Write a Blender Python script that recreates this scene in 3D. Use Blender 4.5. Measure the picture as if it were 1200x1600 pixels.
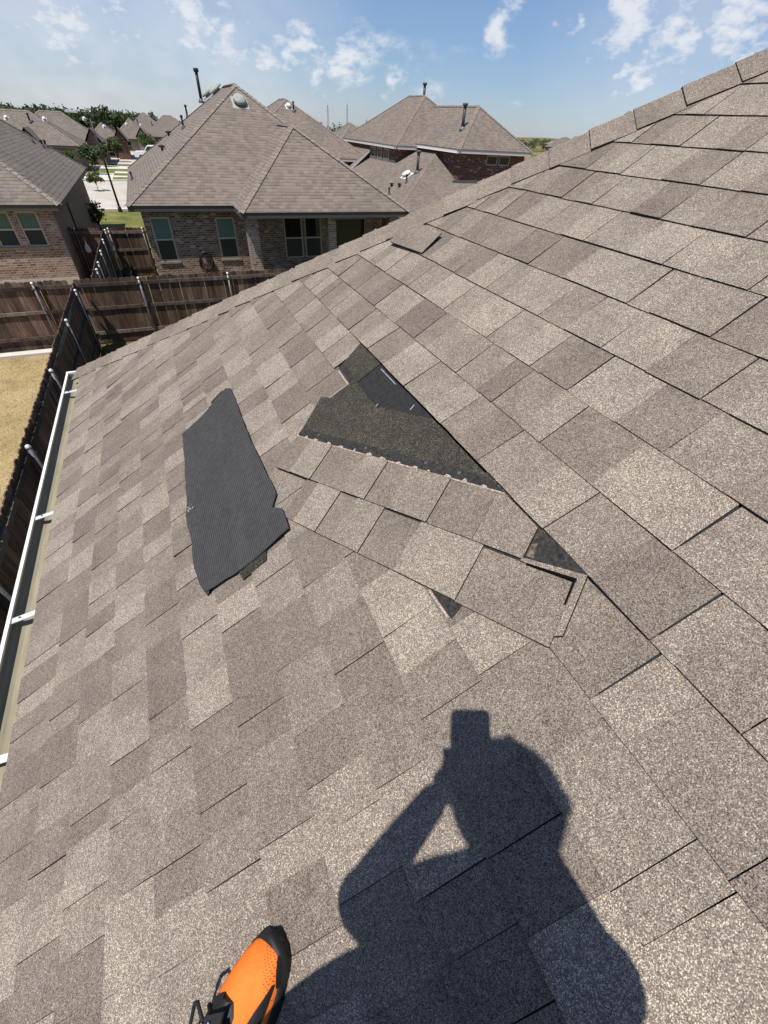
import bpy, math, random
from mathutils import Vector, Matrix
random.seed(11)
for o in list(bpy.data.objects): bpy.data.objects.remove(o)
SC = bpy.context.scene
COL = SC.collection
RAD = math.radians
# ------------------------------------------------------------------ camera, sky, sun, exposure
HC = 5.4                                   # camera height above the ground
CAMP = Vector((0, 0, HC))
CR = Vector((0.9142135829, -0.4020778330, 0.0504672276))
CU = Vector((0.2437644219, 0.6451431330, 0.7241334439))
CF = Vector((0.3237165913, 0.6497105157, -0.6878108856))
cd = bpy.data.cameras.new('camera')
cam = bpy.data.objects.new('camera', cd); COL.objects.link(cam)
cd.sensor_fit = 'VERTICAL'; cd.sensor_height = 24; cd.sensor_width = 18
cd.lens = 639.1688752 / 1600 * 24
cd.clip_start = 0.02; cd.clip_end = 9000
cam.matrix_world = Matrix(((CR.x, CU.x, -CF.x, 0), (CR.y, CU.y, -CF.y, 0), (CR.z, CU.z, -CF.z, HC), (0, 0, 0, 1)))
SC.camera = cam
SUND = Vector((0.3410996, 0.2128496, -0.9156124)).normalized()      # direction the sunlight travels
SUN_EL = math.asin(-SUND.z); SUN_AZ = math.atan2(-SUND.x, -SUND.y)
def pixdir(x, y):
    return (CF + CR * ((x - 600) / 639.17) - CU * ((y - 800) / 639.17)).normalized()
def cam_px(P):
    d = Vector(P) - CAMP; z = d.dot(CF)
    if z < .02: return None
    return 600 + 639.17 * d.dot(CR) / z, 800 - 639.17 * d.dot(CU) / z
W = bpy.data.worlds.new('World'); SC.world = W; W.use_nodes = True
def build_world():
    nt = W.node_tree; nt.nodes.clear()
    N = lambda t: nt.nodes.new(t); L = nt.links.new
    out = N('ShaderNodeOutputWorld'); bg = N('ShaderNodeBackground'); bg.inputs['Strength'].default_value = 0.068
    sky = N('ShaderNodeTexSky'); sky.sky_type = 'NISHITA'; sky.sun_disc = False
    sky.sun_elevation = SUN_EL; sky.sun_rotation = SUN_AZ
    sky.altitude = 200; sky.air_density = 1.0; sky.dust_density = 0.15; sky.ozone_density = 5.0
    tc = N('ShaderNodeTexCoord')
    def math_(op, a, b=None, clamp=False):
        m = N('ShaderNodeMath'); m.operation = op; m.use_clamp = clamp
        for i, v in enumerate((a, b)):
            if v is None: continue
            if isinstance(v, (int, float)): m.inputs[i].default_value = v
            else: L(v, m.inputs[i])
        return m.outputs[0]
    def noise(scale, detail, rough, vec, out='Fac'):
        t = N('ShaderNodeTexNoise'); t.inputs['Scale'].default_value = scale; t.inputs['Detail'].default_value = detail; t.inputs['Roughness'].default_value = rough; L(vec, t.inputs['Vector']); return t.outputs[out]
    mp = N('ShaderNodeMapping'); mp.inputs['Scale'].default_value = (1, 1, 2.0); L(tc.outputs['Generated'], mp.inputs['Vector'])
    # billowing edges: the puffs are looked up along a warped direction
    wc = noise(16, 3, .6, mp.outputs[0], 'Color')
    wv = N('ShaderNodeVectorMath'); wv.operation = 'MULTIPLY_ADD'; wv.inputs[1].default_value = (.12, .12, .05); L(wc, wv.inputs[0])
    wo = N('ShaderNodeVectorMath'); wo.operation = 'SUBTRACT'; wo.inputs[1].default_value = (.06, .06, .025); L(tc.outputs['Generated'], wo.inputs[0]); L(wo.outputs[0], wv.inputs[2])
    # cumulus puffs of the day's sky: (direction, radius in degrees, strength)
    puffs = [((300, 30), 3.1, 1), ((85, 32), 4.0, .85), ((180, 15), 3, .7), ((350, 70), 3.2, .85), ((425, 92), 2.6, .8), ((466, 78), 2.1, 1), ((540, 99), 2.6, 1.1), ((500, 112), 1.8, .8), ((610, 130), 1.6, .9),
             ((775, 45), 2.3, 1.1), ((880, 38), 1.2, .6), ((985, 14), 3.6, 1), ((1055, 48), 3.0, .9), ((1150, 35), 3.2, 1), ((985, 118), 1.8, 1), ((1045, 122), 1.7, .6), ((1160, 82), 2.4, 1), ((800, 158), 1.0, .55), ((378, 38), 1.2, .8)]
    def gather(lst, vec, k0, k1):
        acc = None
        for c, r, st in lst:
            v = c if isinstance(c, Vector) else pixdir(*c)
            dp = N('ShaderNodeVectorMath'); dp.operation = 'DISTANCE'; dp.inputs[1].default_value = v; L(vec, dp.inputs[0])
            m = N('ShaderNodeMapRange'); m.inputs['From Min'].default_value = RAD(r) * k0; m.inputs['From Max'].default_value = RAD(r) * k1
            m.inputs['To Min'].default_value = 0; m.inputs['To Max'].default_value = st; L(dp.outputs['Value'], m.inputs['Value'])
            acc = m.outputs[0] if acc is None else math_('MAXIMUM', acc, m.outputs[0])
        return acc
    acc = gather(puffs, wv.outputs[0], 1.15, .0)
    gen = N('ShaderNodeMapRange'); gen.inputs['From Min'].default_value = .60; gen.inputs['From Max'].default_value = .80; L(noise(3.3, 3, .55, mp.outputs[0]), gen.inputs['Value'])   # the same kind of clouds all round the sky
    acc = math_('MAXIMUM', acc, gen.outputs[0])
    fine = math_('MULTIPLY', math_('SUBTRACT', noise(38, 4, .62, mp.outputs[0]), .5), 1.5)
    dens = math_('ADD', acc, math_('MULTIPLY', fine, math_('MULTIPLY', acc, 2.2, True)))
    mr = N('ShaderNodeMapRange'); mr.interpolation_type = 'SMOOTHSTEP'; mr.inputs['From Min'].default_value = .14; mr.inputs['From Max'].default_value = .95
    L(dens, mr.inputs['Value'])
    veil = gather([((300, 90), 13, .5), ((90, 90), 15, .55), ((1080, 60), 10, .36)], tc.outputs['Generated'], 1.3, .2)
    veil = math_('MULTIPLY', veil, math_('MULTIPLY', noise(9, 3, .6, mp.outputs[0]), 1.7, True))
    mask = math_('MULTIPLY', math_('MAXIMUM', mr.outputs[0], veil), .85)
    mix = N('ShaderNodeMix'); mix.data_type = 'RGBA'
    L(mask, mix.inputs['Factor'])
    # summer haze lifts the whole sky a little
    hz = N('ShaderNodeMix'); hz.data_type = 'RGBA'; hz.inputs['Factor'].default_value = .22
    wb = N('ShaderNodeMix'); wb.data_type = 'RGBA'; wb.blend_type = 'MULTIPLY'; wb.inputs['Factor'].default_value = 1; wb.inputs['B'].default_value = (.90, .965, 1.15, 1); L(sky.outputs[0], wb.inputs['A'])   # daylight white balance
    L(wb.outputs['Result'], hz.inputs['A']); hz.inputs['B'].default_value = (5.0, 7.2, 10.4, 1)
    L(hz.outputs['Result'], mix.inputs['A']); mix.inputs['B'].default_value = (10.6, 10.8, 11.2, 1)
    L(mix.outputs['Result'], bg.inputs['Color']); L(bg.outputs[0], out.inputs['Surface'])
build_world()
sl = bpy.data.lights.new('sun', 'SUN'); sl.energy = 5.0; sl.angle = RAD(.53); sl.color = (1, .955, .885)
so = bpy.data.objects.new('sun', sl); COL.objects.link(so); so.location = (-3, -3, 30)
so.rotation_euler = SUND.to_track_quat('-Z', 'Y').to_euler()
vs = SC.view_settings
vs.view_transform = 'Standard'; vs.look = 'None'; vs.exposure = 0.24; vs.gamma = 1; vs.use_curve_mapping = False
SC.render.engine = 'CYCLES'

# ------------------------------------------------------------------ materials
MATS = {}
class NB:
    def __init__(s, name, rough=.85, spec=.3):
        s.m = bpy.data.materials.new(name); s.m.use_nodes = True; s.nt = s.m.node_tree; s.nt.nodes.clear()
        s.out = s.n('ShaderNodeOutputMaterial'); s.b = s.n('ShaderNodeBsdfPrincipled')
        s.l(s.b.outputs[0], s.out.inputs[0]); s.b.inputs['Roughness'].default_value = rough
        s.b.inputs['Specular IOR Level'].default_value = spec; MATS[name] = s.m
    def n(s, t): return s.nt.nodes.new(t)
    def l(s, a, b): s.nt.links.new(a, b)
    def pos(s): return s.n('ShaderNodeNewGeometry').outputs['Position']
    def objc(s): return s.n('ShaderNodeTexCoord').outputs['Object']
    def uv(s): return s.n('ShaderNodeTexCoord').outputs['UV']
    def rnd(s): return s.n('ShaderNodeObjectInfo').outputs['Random']
    def attr(s, nm):
        a = s.n('ShaderNodeAttribute'); a.attribute_name = nm; return a.outputs['Fac']
    def noise(s, vec, scale, detail=4, rough=.6, out='Fac'):
        t = s.n('ShaderNodeTexNoise'); t.inputs['Scale'].default_value = scale; t.inputs['Detail'].default_value = detail; t.inputs['Roughness'].default_value = rough
        s.l(vec, t.inputs['Vector']); return t.outputs[out]
    def vor(s, vec, scale, out='Color', feat='F1'):
        t = s.n('ShaderNodeTexVoronoi'); t.inputs['Scale'].default_value = scale; t.feature = feat; s.l(vec, t.inputs['Vector']); return t.outputs[out]
    def mapv(s, vec, scale=(1, 1, 1), rot=(0, 0, 0), loc=(0, 0, 0)):
        m = s.n('ShaderNodeMapping'); m.inputs['Scale'].default_value = scale; m.inputs['Rotation'].default_value = rot; m.inputs['Location'].default_value = loc
        s.l(vec, m.inputs['Vector']); return m.outputs[0]
    def math(s, op, a, b=None, clamp=False):
        m = s.n('ShaderNodeMath'); m.operation = op; m.use_clamp = clamp
        for i, v in enumerate((a, b)):
            if v is None: continue
            if isinstance(v, (int, float)): m.inputs[i].default_value = v
            else: s.l(v, m.inputs[i])
        return m.outputs[0]
    def ramp(s, fac, stops, interp='LINEAR'):
        r = s.n('ShaderNodeValToRGB'); r.color_ramp.interpolation = interp; e = r.color_ramp.elements
        while len(e) < len(stops): e.new(.5)
        for i, (p, c) in enumerate(stops): e[i].position = p; e[i].color = (*c, 1) if len(c) == 3 else c
        s.l(fac, r.inputs[0]); return r.outputs[0]
    def mix(s, f, a, b, mode='MIX'):
        m = s.n('ShaderNodeMix'); m.data_type = 'RGBA'; m.blend_type = mode
        for k, v in (('Factor', f), ('A', a), ('B', b)):
            if isinstance(v, (int, float)): m.inputs[k].default_value = v
            elif isinstance(v, tuple): m.inputs[k].default_value = (*v, 1)
            else: s.l(v, m.inputs[k])
        return m.outputs['Result']
    def sep(s, col):
        t = s.n('ShaderNodeSeparateColor'); s.l(col, t.inputs[0]); return t.outputs
    def color(s, c):
        if isinstance(c, tuple): s.b.inputs['Base Color'].default_value = (*c, 1)
        else: s.l(c, s.b.inputs['Base Color'])
        return s
    def bump(s, h, st=.4, dist=.002):
        b = s.n('ShaderNodeBump'); b.inputs['Strength'].default_value = st; b.inputs['Distance'].default_value = dist; s.l(h, b.inputs['Height']); s.l(b.outputs[0], s.b.inputs['Normal']); return s

def granule(name, stops, tone_gain, bumpst=.5, mul=1.0):
    s = NB(name, .9, .2); P = s.pos()
    v = s.vor(P, 760); ch = s.sep(v)
    v2 = s.vor(P, 190, 'Color'); ch2 = s.sep(v2)
    f = s.math('ADD', s.math('MULTIPLY', ch[0], .90), s.math('MULTIPLY', ch2[1], .10))
    big = s.math('MULTIPLY', s.math('SUBTRACT', s.noise(P, 8, 6, .7), .5), .28)
    mid = s.math('MULTIPLY', s.math('SUBTRACT', s.noise(P, 60, 3, .6), .5), .14)
    f = s.math('ADD', s.math('ADD', f, big), mid)
    f = s.math('ADD', f, s.math('MULTIPLY', s.math('SUBTRACT', s.attr('tone'), .5), tone_gain), True)
    c = s.ramp(f, stops)
    hue = s.mix(s.math('MULTIPLY', ch[2], .35), c, (.27, .215, .155), 'OVERLAY')
    dk = s.ramp(s.noise(P, 3.1, 6, .75), [(.3, (.84, .83, .83)), (.5, (1.0, .99, .98)), (.7, (1.10, 1.08, 1.04))])
    wn_ = s.ramp(s.noise(s.mapv(P, (1, 1, 1)), 23, 5, .75), [(.30, (.70, .68, .66)), (.40, (1, 1, 1))]); dk = s.mix(1.0, dk, wn_, 'MULTIPLY')
    c = s.mix(1.0, hue, dk, 'MULTIPLY')
    s.color(c)
    s.bump(ch[1], bumpst, .0016)
    return s
SH = [(.0, (.048, .039, .035)), (.14, (.102, .082, .072)), (.34, (.165, .138, .121)), (.60, (.215, .183, .159)), (.78, (.295, .256, .215)), (.90, (.43, .381, .316)), (1, (.60, .545, .458))]
granule('shingle_granules', SH, .31)
granule('cap_granules', SH, .3)
granule('headlap_granules', [(0, (.010, .010, .010)), (.45, (.028, .027, .025)), (.68, (.05, .047, .04)), (.86, (.13, .115, .085)), (1, (.26, .22, .16))], .2)
s = NB('asphalt_edge', .75, .3); s.color(s.ramp(s.noise(s.pos(), 260, 3), [(.3, (.006, .006, .006)), (.8, (.030, .027, .025))]))
s = NB('sealant', .8, .15); s.color(s.ramp(s.noise(s.pos(), 120, 4), [(.35, (.016, .015, .0145)), (.7, (.052, .048, .044))])); s.bump(s.noise(s.pos(), 300, 3), .5)
s = NB('release_film', .7, .3); s.color(s.ramp(s.noise(s.pos(), 220, 3), [(.3, (.16, .11, .09)), (.5, (.32, .25, .21)), (.72, (.56, .52, .48))]))
s = NB('felt', .85, .12); P = s.mapv(s.pos(), (1, 1, 1)); s.color(s.ramp(s.noise(P, 90, 4), [(.3, (.018, .018, .019)), (.7, (.034, .034, .036))])); s.bump(s.noise(P, 500, 2), .3)
s = NB('print_white', .6); s.color(s.ramp(s.noise(s.pos(), 420, 2, .8), [(.42, (.05, .05, .055)), (.56, (.42, .44, .46))]))
s = NB('shingle_back', .8, .14); P = s.objc()
wv = s.n('ShaderNodeTexWave'); wv.inputs['Scale'].default_value = 42; wv.inputs['Distortion'].default_value = 1.2; wv.inputs['Detail'].default_value = 2; wv.inputs['Detail Scale'].default_value = 1.5; wv.bands_direction = 'X'; s.l(P, wv.inputs['Vector'])
wy = s.n('ShaderNodeTexWave'); wy.inputs['Scale'].default_value = 50; wy.inputs['Distortion'].default_value = 1.2; wy.bands_direction = 'Y'; s.l(P, wy.inputs['Vector'])
hh = s.math('ADD', s.math('MULTIPLY', wv.outputs['Fac'], .8), s.math('MULTIPLY', wy.outputs['Fac'], .45))
dust = s.noise(s.mapv(P, (9, 3, 9)), 1.4, 6, .7)
cb_ = s.mix(dust, s.ramp(hh, [(.1, (.020, .020, .021)), (.9, (.046, .046, .049))]), s.ramp(hh, [(.1, (.036, .036, .037)), (.9, (.078, .077, .079))]))
cb_ = s.mix(1.0, cb_, s.ramp(s.noise(P, 46, 5, .75), [(.3, (.75, .75, .75)), (.7, (1.2, 1.19, 1.17))]), 'MULTIPLY'); s.color(cb_); s.bump(s.math('ADD', hh, s.math('MULTIPLY', s.noise(P, 12, 4), 3.)), .6, .0014)
s = NB('torn_fibre', .9); s.color(s.ramp(s.noise(s.pos(), 150, 3), [(.35, (.05, .045, .04)), (.6, (.5, .47, .44))]))
s = NB('white_paint', .45, .4); s.color(s.ramp(s.noise(s.pos(), 9, 5, .7), [(.3, (.66, .65, .62)), (.6, (.8, .79, .77))]))
s = NB('gutter_inside', .55, .3); P = s.mapv(s.pos(), (8, 1.2, 8)); s.color(s.ramp(s.noise(P, 3, 6, .7), [(.25, (.20, .175, .115)), (.6, (.29, .26, .185)), (.85, (.35, .32, .25))]))
s = NB('aluminium', .4, .5); s.color((.72, .72, .70)); s.b.inputs['Metallic'].default_value = .35
s = NB('galvanised', .45, .5); s.b.inputs['Metallic'].default_value = .55; s.color(s.ramp(s.noise(s.pos(), 14, 4), [(.3, (.12, .12, .12)), (.7, (.22, .22, .215))]))
# neighbours' roofs: courses drawn from the roof's own slope coordinates (too small to pick apart)
def far_shingle(name, base, var):
    s = NB(name, .92, .2); sp = s.n('ShaderNodeSeparateXYZ'); s.l(s.uv(), sp.inputs[0])
    v = s.math('MULTIPLY', sp.outputs[1], 1 / .143); row = s.math('FLOOR', v); fr = s.math('SUBTRACT', v, row)
    wn = s.n('ShaderNodeTexWhiteNoise'); wn.noise_dimensions = '1D'; s.l(row, wn.inputs['W'])
    cu = s.math('FLOOR', s.math('ADD', s.math('MULTIPLY', sp.outputs[0], 1 / .21), s.math('MULTIPLY', wn.outputs['Value'], 9.)))
    cb = s.n('ShaderNodeCombineXYZ'); s.l(cu, cb.inputs[0]); s.l(row, cb.inputs[1])
    w2 = s.n('ShaderNodeTexWhiteNoise'); w2.noise_dimensions = '2D'; s.l(cb.outputs[0], w2.inputs['Vector'])
    tab = s.ramp(w2.outputs['Value'], [(0, tuple(c * (1 - var) for c in base)), (1, tuple(c * (1 + var) for c in base))])
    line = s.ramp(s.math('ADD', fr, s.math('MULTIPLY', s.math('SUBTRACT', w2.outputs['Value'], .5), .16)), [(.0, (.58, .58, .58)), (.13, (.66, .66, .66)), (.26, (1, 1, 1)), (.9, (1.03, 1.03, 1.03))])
    n1 = s.ramp(s.noise(s.pos(), .5, 5, .6), [(.3, (.9, .9, .91)), (.7, (1.1, 1.09, 1.07))])
    n2 = s.ramp(s.noise(s.pos(), 30, 3, .7), [(.25, (.75, .75, .75)), (.75, (1.22, 1.22, 1.22))])
    s.color(s.mix(1.0, s.mix(1.0, s.mix(1.0, tab, line, 'MULTIPLY'), n1, 'MULTIPLY'), n2, 'MULTIPLY'))
    s.bump(fr, -.5, .012)
far_shingle('roof_shingle_brown', (.176, .145, .124), .14)
far_shingle('roof_shingle_grey', (.166, .141, .122), .14)
far_shingle('roof_cap_brown', (.215, .182, .155), .12)
def brick(name, c1, c2, c3, mortar):
    s = NB(name, .9, .2); U = s.uv()
    br = s.n('ShaderNodeTexBrick'); br.offset = .5; br.inputs['Scale'].default_value = 1
    br.inputs['Brick Width'].default_value = .205; br.inputs['Row Height'].default_value = .077; br.inputs['Mortar Size'].default_value = .007; br.inputs['Mortar Smooth'].default_value = .15
    br.inputs['Color1'].default_value = (0, 0, 0, 1); br.inputs['Color2'].default_value = (1, 1, 1, 1); br.inputs['Mortar'].default_value = (.5, .5, .5, 1)
    s.l(U, br.inputs['Vector'])
    cc = s.ramp(br.outputs['Color'], [(0, c1), (.35, c2), (.65, c3), (.86, c2), (1, (.42, .36, .32))])
    cc = s.mix(s.math('MULTIPLY', s.noise(s.pos(), 1.3, 4, .6), .5), cc, c1)
    wash = s.ramp(s.noise(s.pos(), 14, 4, .7), [(.3, (.75, .75, .75)), (.7, (1.3, 1.28, 1.25))])
    s.color(s.mix(1.0, s.mix(br.outputs['Fac'], cc, mortar), wash, 'MULTIPLY'))
    s.bump(br.outputs['Fac'], -.7, .008)
brick('brick_mixed', (.085, .042, .033), (.165, .092, .068), (.27, .185, .15), (.36, .315, .275))
brick('brick_tan', (.13, .08, .06), (.23, .155, .12), (.33, .25, .205), (.42, .38, .335))
brick('brick_red', (.075, .028, .020), (.125, .050, .035), (.17, .075, .052), (.20, .15, .125))
def wood(name, a, b, c):
    s = NB(name, .88, .2); P = s.pos(); r = s.rnd()
    off = s.n('ShaderNodeVectorMath'); off.operation = 'ADD'; s.l(P, off.inputs[0])
    cx = s.n('ShaderNodeCombineXYZ'); s.l(s.math('MULTIPLY', r, 37.), cx.inputs[2]); s.l(s.math('MULTIPLY', r, 11.), cx.inputs[0]); s.l(cx.outputs[0], off.inputs[1])
    g = s.noise(s.mapv(off.outputs[0], (24, 24, 1.1)), 2.2, 6, .7)
    c0 = s.ramp(g, [(.25, a), (.5, b), (.8, c)])
    tint = s.ramp(r, [(0, (.42, .38, .37)), (.35, (.8, .74, .70)), (.7, (1.0, .98, .97)), (1, (1.7, 1.66, 1.62))])
    st = s.ramp(s.noise(s.mapv(off.outputs[0], (5, 5, .6)), 1.6, 4, .6), [(.35, (.6, .55, .52)), (.65, (1.1, 1.1, 1.1))])
    s.color(s.mix(1.0, s.mix(1.0, c0, tint, 'MULTIPLY'), st, 'MULTIPLY')); s.bump(g, .5, .004)
wood('fence_wood', (.034, .023, .018), (.115, .076, .057), (.23, .18, .145))
wood('fence_wood_grey', (.05, .04, .034), (.12, .098, .084), (.22, .19, .165))
s = NB('fascia_dark', .6, .3); s.color((.075, .068, .062))
s = NB('fascia_light', .55, .3); s.color((.62, .59, .54))
s = NB('window_frame', .5, .4); s.color((.40, .36, .29))
s = NB('window_dark_frame', .5, .4); s.color((.30, .28, .25))
s = NB('pane_blind', .14, .5); U = s.pos(); s.color(s.ramp(s.math('FRACT', s.math('MULTIPLY', s.sep(U)[2], 20.)), [(.0, (.075, .125, .105)), (.45, (.135, .205, .17)), (.8, (.135, .205, .17)), (1, (.06, .10, .085))]))
s = NB('pane_screen', .4, .3); s.color((.028, .035, .033))
s = NB('pane_dark', .06, .6); s.color((.012, .015, .017))
s = NB('stucco', .9, .2); s.color(s.ramp(s.noise(s.pos(), 5, 6, .7), [(.3, (.20, .165, .135)), (.7, (.30, .25, .205))]))
s = NB('concrete', .9, .2); s.color(s.ramp(s.noise(s.pos(), .7, 6, .65), [(.3, (.37, .33, .285)), (.7, (.50, .46, .405))]))
s = NB('concrete_pale', .9, .2); s.color(s.ramp(s.noise(s.pos(), 1.1, 6, .65), [(.3, (.47, .44, .385)), (.7, (.60, .57, .51))]))
s = NB('ground_mix', .95, .1); P = s.pos()
gm = s.ramp(s.noise(P, .03, 6, .65), [(.36, (.05, .068, .02)), (.5, (.16, .135, .055)), (.66, (.30, .235, .115))])
gd = s.ramp(s.noise(P, 2.5, 6, .75), [(.25, (.6, .6, .58)), (.75, (1.25, 1.22, 1.15))]); s.color(s.mix(1.0, gm, gd, 'MULTIPLY'))
s = NB('lawn_dry', .95, .1); P = s.pos(); gm = s.ramp(s.noise(P, 1.0, 7, .7), [(.3, (.27, .195, .095)), (.5, (.43, .325, .17)), (.72, (.55, .43, .25))])
s.color(s.mix(s.math('MULTIPLY', s.noise(P, 18, 4, .75), .35), gm, (.16, .13, .04))); s.bump(s.noise(P, 40, 4), .8, .03)
s = NB('lawn_green', .95, .1); P = s.pos(); s.color(s.ramp(s.noise(P, .8, 7, .75), [(.3, (.07, .085, .022)), (.55, (.16, .16, .05)), (.75, (.27, .235, .09))])); s.bump(s.noise(P, 40, 4), .8, .03)
s = NB('grass_blade', .8, .2); s.color(s.ramp(s.noise(s.pos(), 6, 5, .8), [(.3, (.28, .205, .10)), (.6, (.50, .39, .21)), (.8, (.24, .21, .09))]))
def leaf(name, a, b, c):
    s = NB(name, .6, .25); s.color(s.ramp(s.noise(s.pos(), 1.7, 5, .75), [(.3, a), (.5, b), (.72, c)]))
    tr = s.n('ShaderNodeBsdfTranslucent'); tr.inputs['Color'].default_value = (*[x * 1.3 for x in c], 1); ms = s.n('ShaderNodeMixShader'); ms.inputs[0].default_value = .25
    s.l(s.b.outputs[0], ms.inputs[1]); s.l(tr.outputs[0], ms.inputs[2]); s.l(ms.outputs[0], s.out.inputs[0])
leaf('leaf_green', (.025, .04, .012), (.055, .08, .02), (.11, .135, .04))
leaf('leaf_dark', (.018, .032, .012), (.035, .055, .018), (.065, .09, .03))
s = NB('bark', .9); s.color((.07, .055, .042))
NB('black_metal', .5, .4).color((.014, .014, .016))
s = NB('vent_grey', .5, .4); s.color((.07, .075, .08))
s = NB('vent_white', .45, .4); s.color((.60, .60, .57))
s = NB('vent_weathered', .7, .3); s.color(s.ramp(s.noise(s.pos(), 6, 4), [(.3, (.23, .235, .215)), (.7, (.36, .365, .335))]))
s = NB('car_white', .3, .5); s.color((.75, .76, .77))
NB('glass_dark', .08, .6).color((.012, .014, .016))
NB('tyre', .85).color((.018, .018, .018))
NB('rim_metal', .4, .5).color((.4, .4, .41))
s = NB('ac_grey', .6); s.color((.33, .335, .33))
NB('plastic_blue', .4).color((.015, .025, .07))
NB('plastic_green', .4).color((.12, .28, .22))
NB('bag_white', .6).color((.62, .63, .66))
s = NB('hose_black', .5); s.color((.022, .016, .014))
# person
s = NB('skin', .55, .4); s.color((.50, .29, .20)); s.b.inputs['Subsurface Weight'].default_value = .05
s = NB('shirt_cloth', .9); s.color(s.ramp(s.noise(s.objc(), 60, 3), [(.3, (.035, .045, .07)), (.7, (.055, .068, .10))]))
s = NB('trouser_cloth', .9); s.color(s.ramp(s.noise(s.objc(), 60, 3), [(.3, (.05, .048, .045)), (.7, (.08, .077, .07))]))
NB('hair_dark', .7).color((.02, .014, .010))
NB('eye_white', .3).color((.7, .69, .67)); NB('lip', .5).color((.36, .15, .12))
s = NB('stain_tan', .9, .1); s.color(s.ramp(s.noise(s.pos(), 70, 4), [(.35, (.05, .042, .037)), (.65, (.22, .165, .12))]))
NB('gap_shade_black', .95, .05).color((.004, .004, .004)); NB('phone_black', .25, .5).color((.012, .012, .014))  # first black is painted shade for the gap under the lifted strip
s = NB('shoe_knit', .75, .3); P = s.objc(); kn = s.vor(P, 400, 'Distance')
gx = s.n('ShaderNodeSeparateXYZ'); s.l(s.mapv(P, (230, 230, 1), (0, 0, .6)), gx.inputs[0]); dx_ = s.math('SUBTRACT', s.math('FRACT', gx.outputs[0]), .5); dy_ = s.math('SUBTRACT', s.math('FRACT', gx.outputs[1]), .5)
dm = s.math('LESS_THAN', s.math('ADD', s.math('MULTIPLY', dx_, dx_), s.math('MULTIPLY', dy_, dy_)), .035)
sp = s.n('ShaderNodeSeparateXYZ'); s.l(P, sp.inputs[0])
zone = s.math('MULTIPLY', s.math('GREATER_THAN', s.math('ADD', sp.outputs[1], s.math('MULTIPLY', s.math('ABSOLUTE', sp.outputs[0]), 1.3)), .004), dm)
s.color(s.mix(zone, s.ramp(s.noise(P, 25, 3), [(.3, (.84, .155, .018)), (.7, (.90, .21, .03))]), (.16, .03, .01))); s.bump(kn, .5, .001)
s = NB('shoe_black', .55, .4); s.color((.012, .012, .013)); s.bump(s.noise(s.objc(), 300, 2), .3, .001)
s = NB('shoe_sole', .6, .35); s.color((.016, .016, .017))
NB('lace_black', .8).color((.014, .014, .015))
NB('lace_grey', .6).color((.28, .28, .29))

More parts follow.
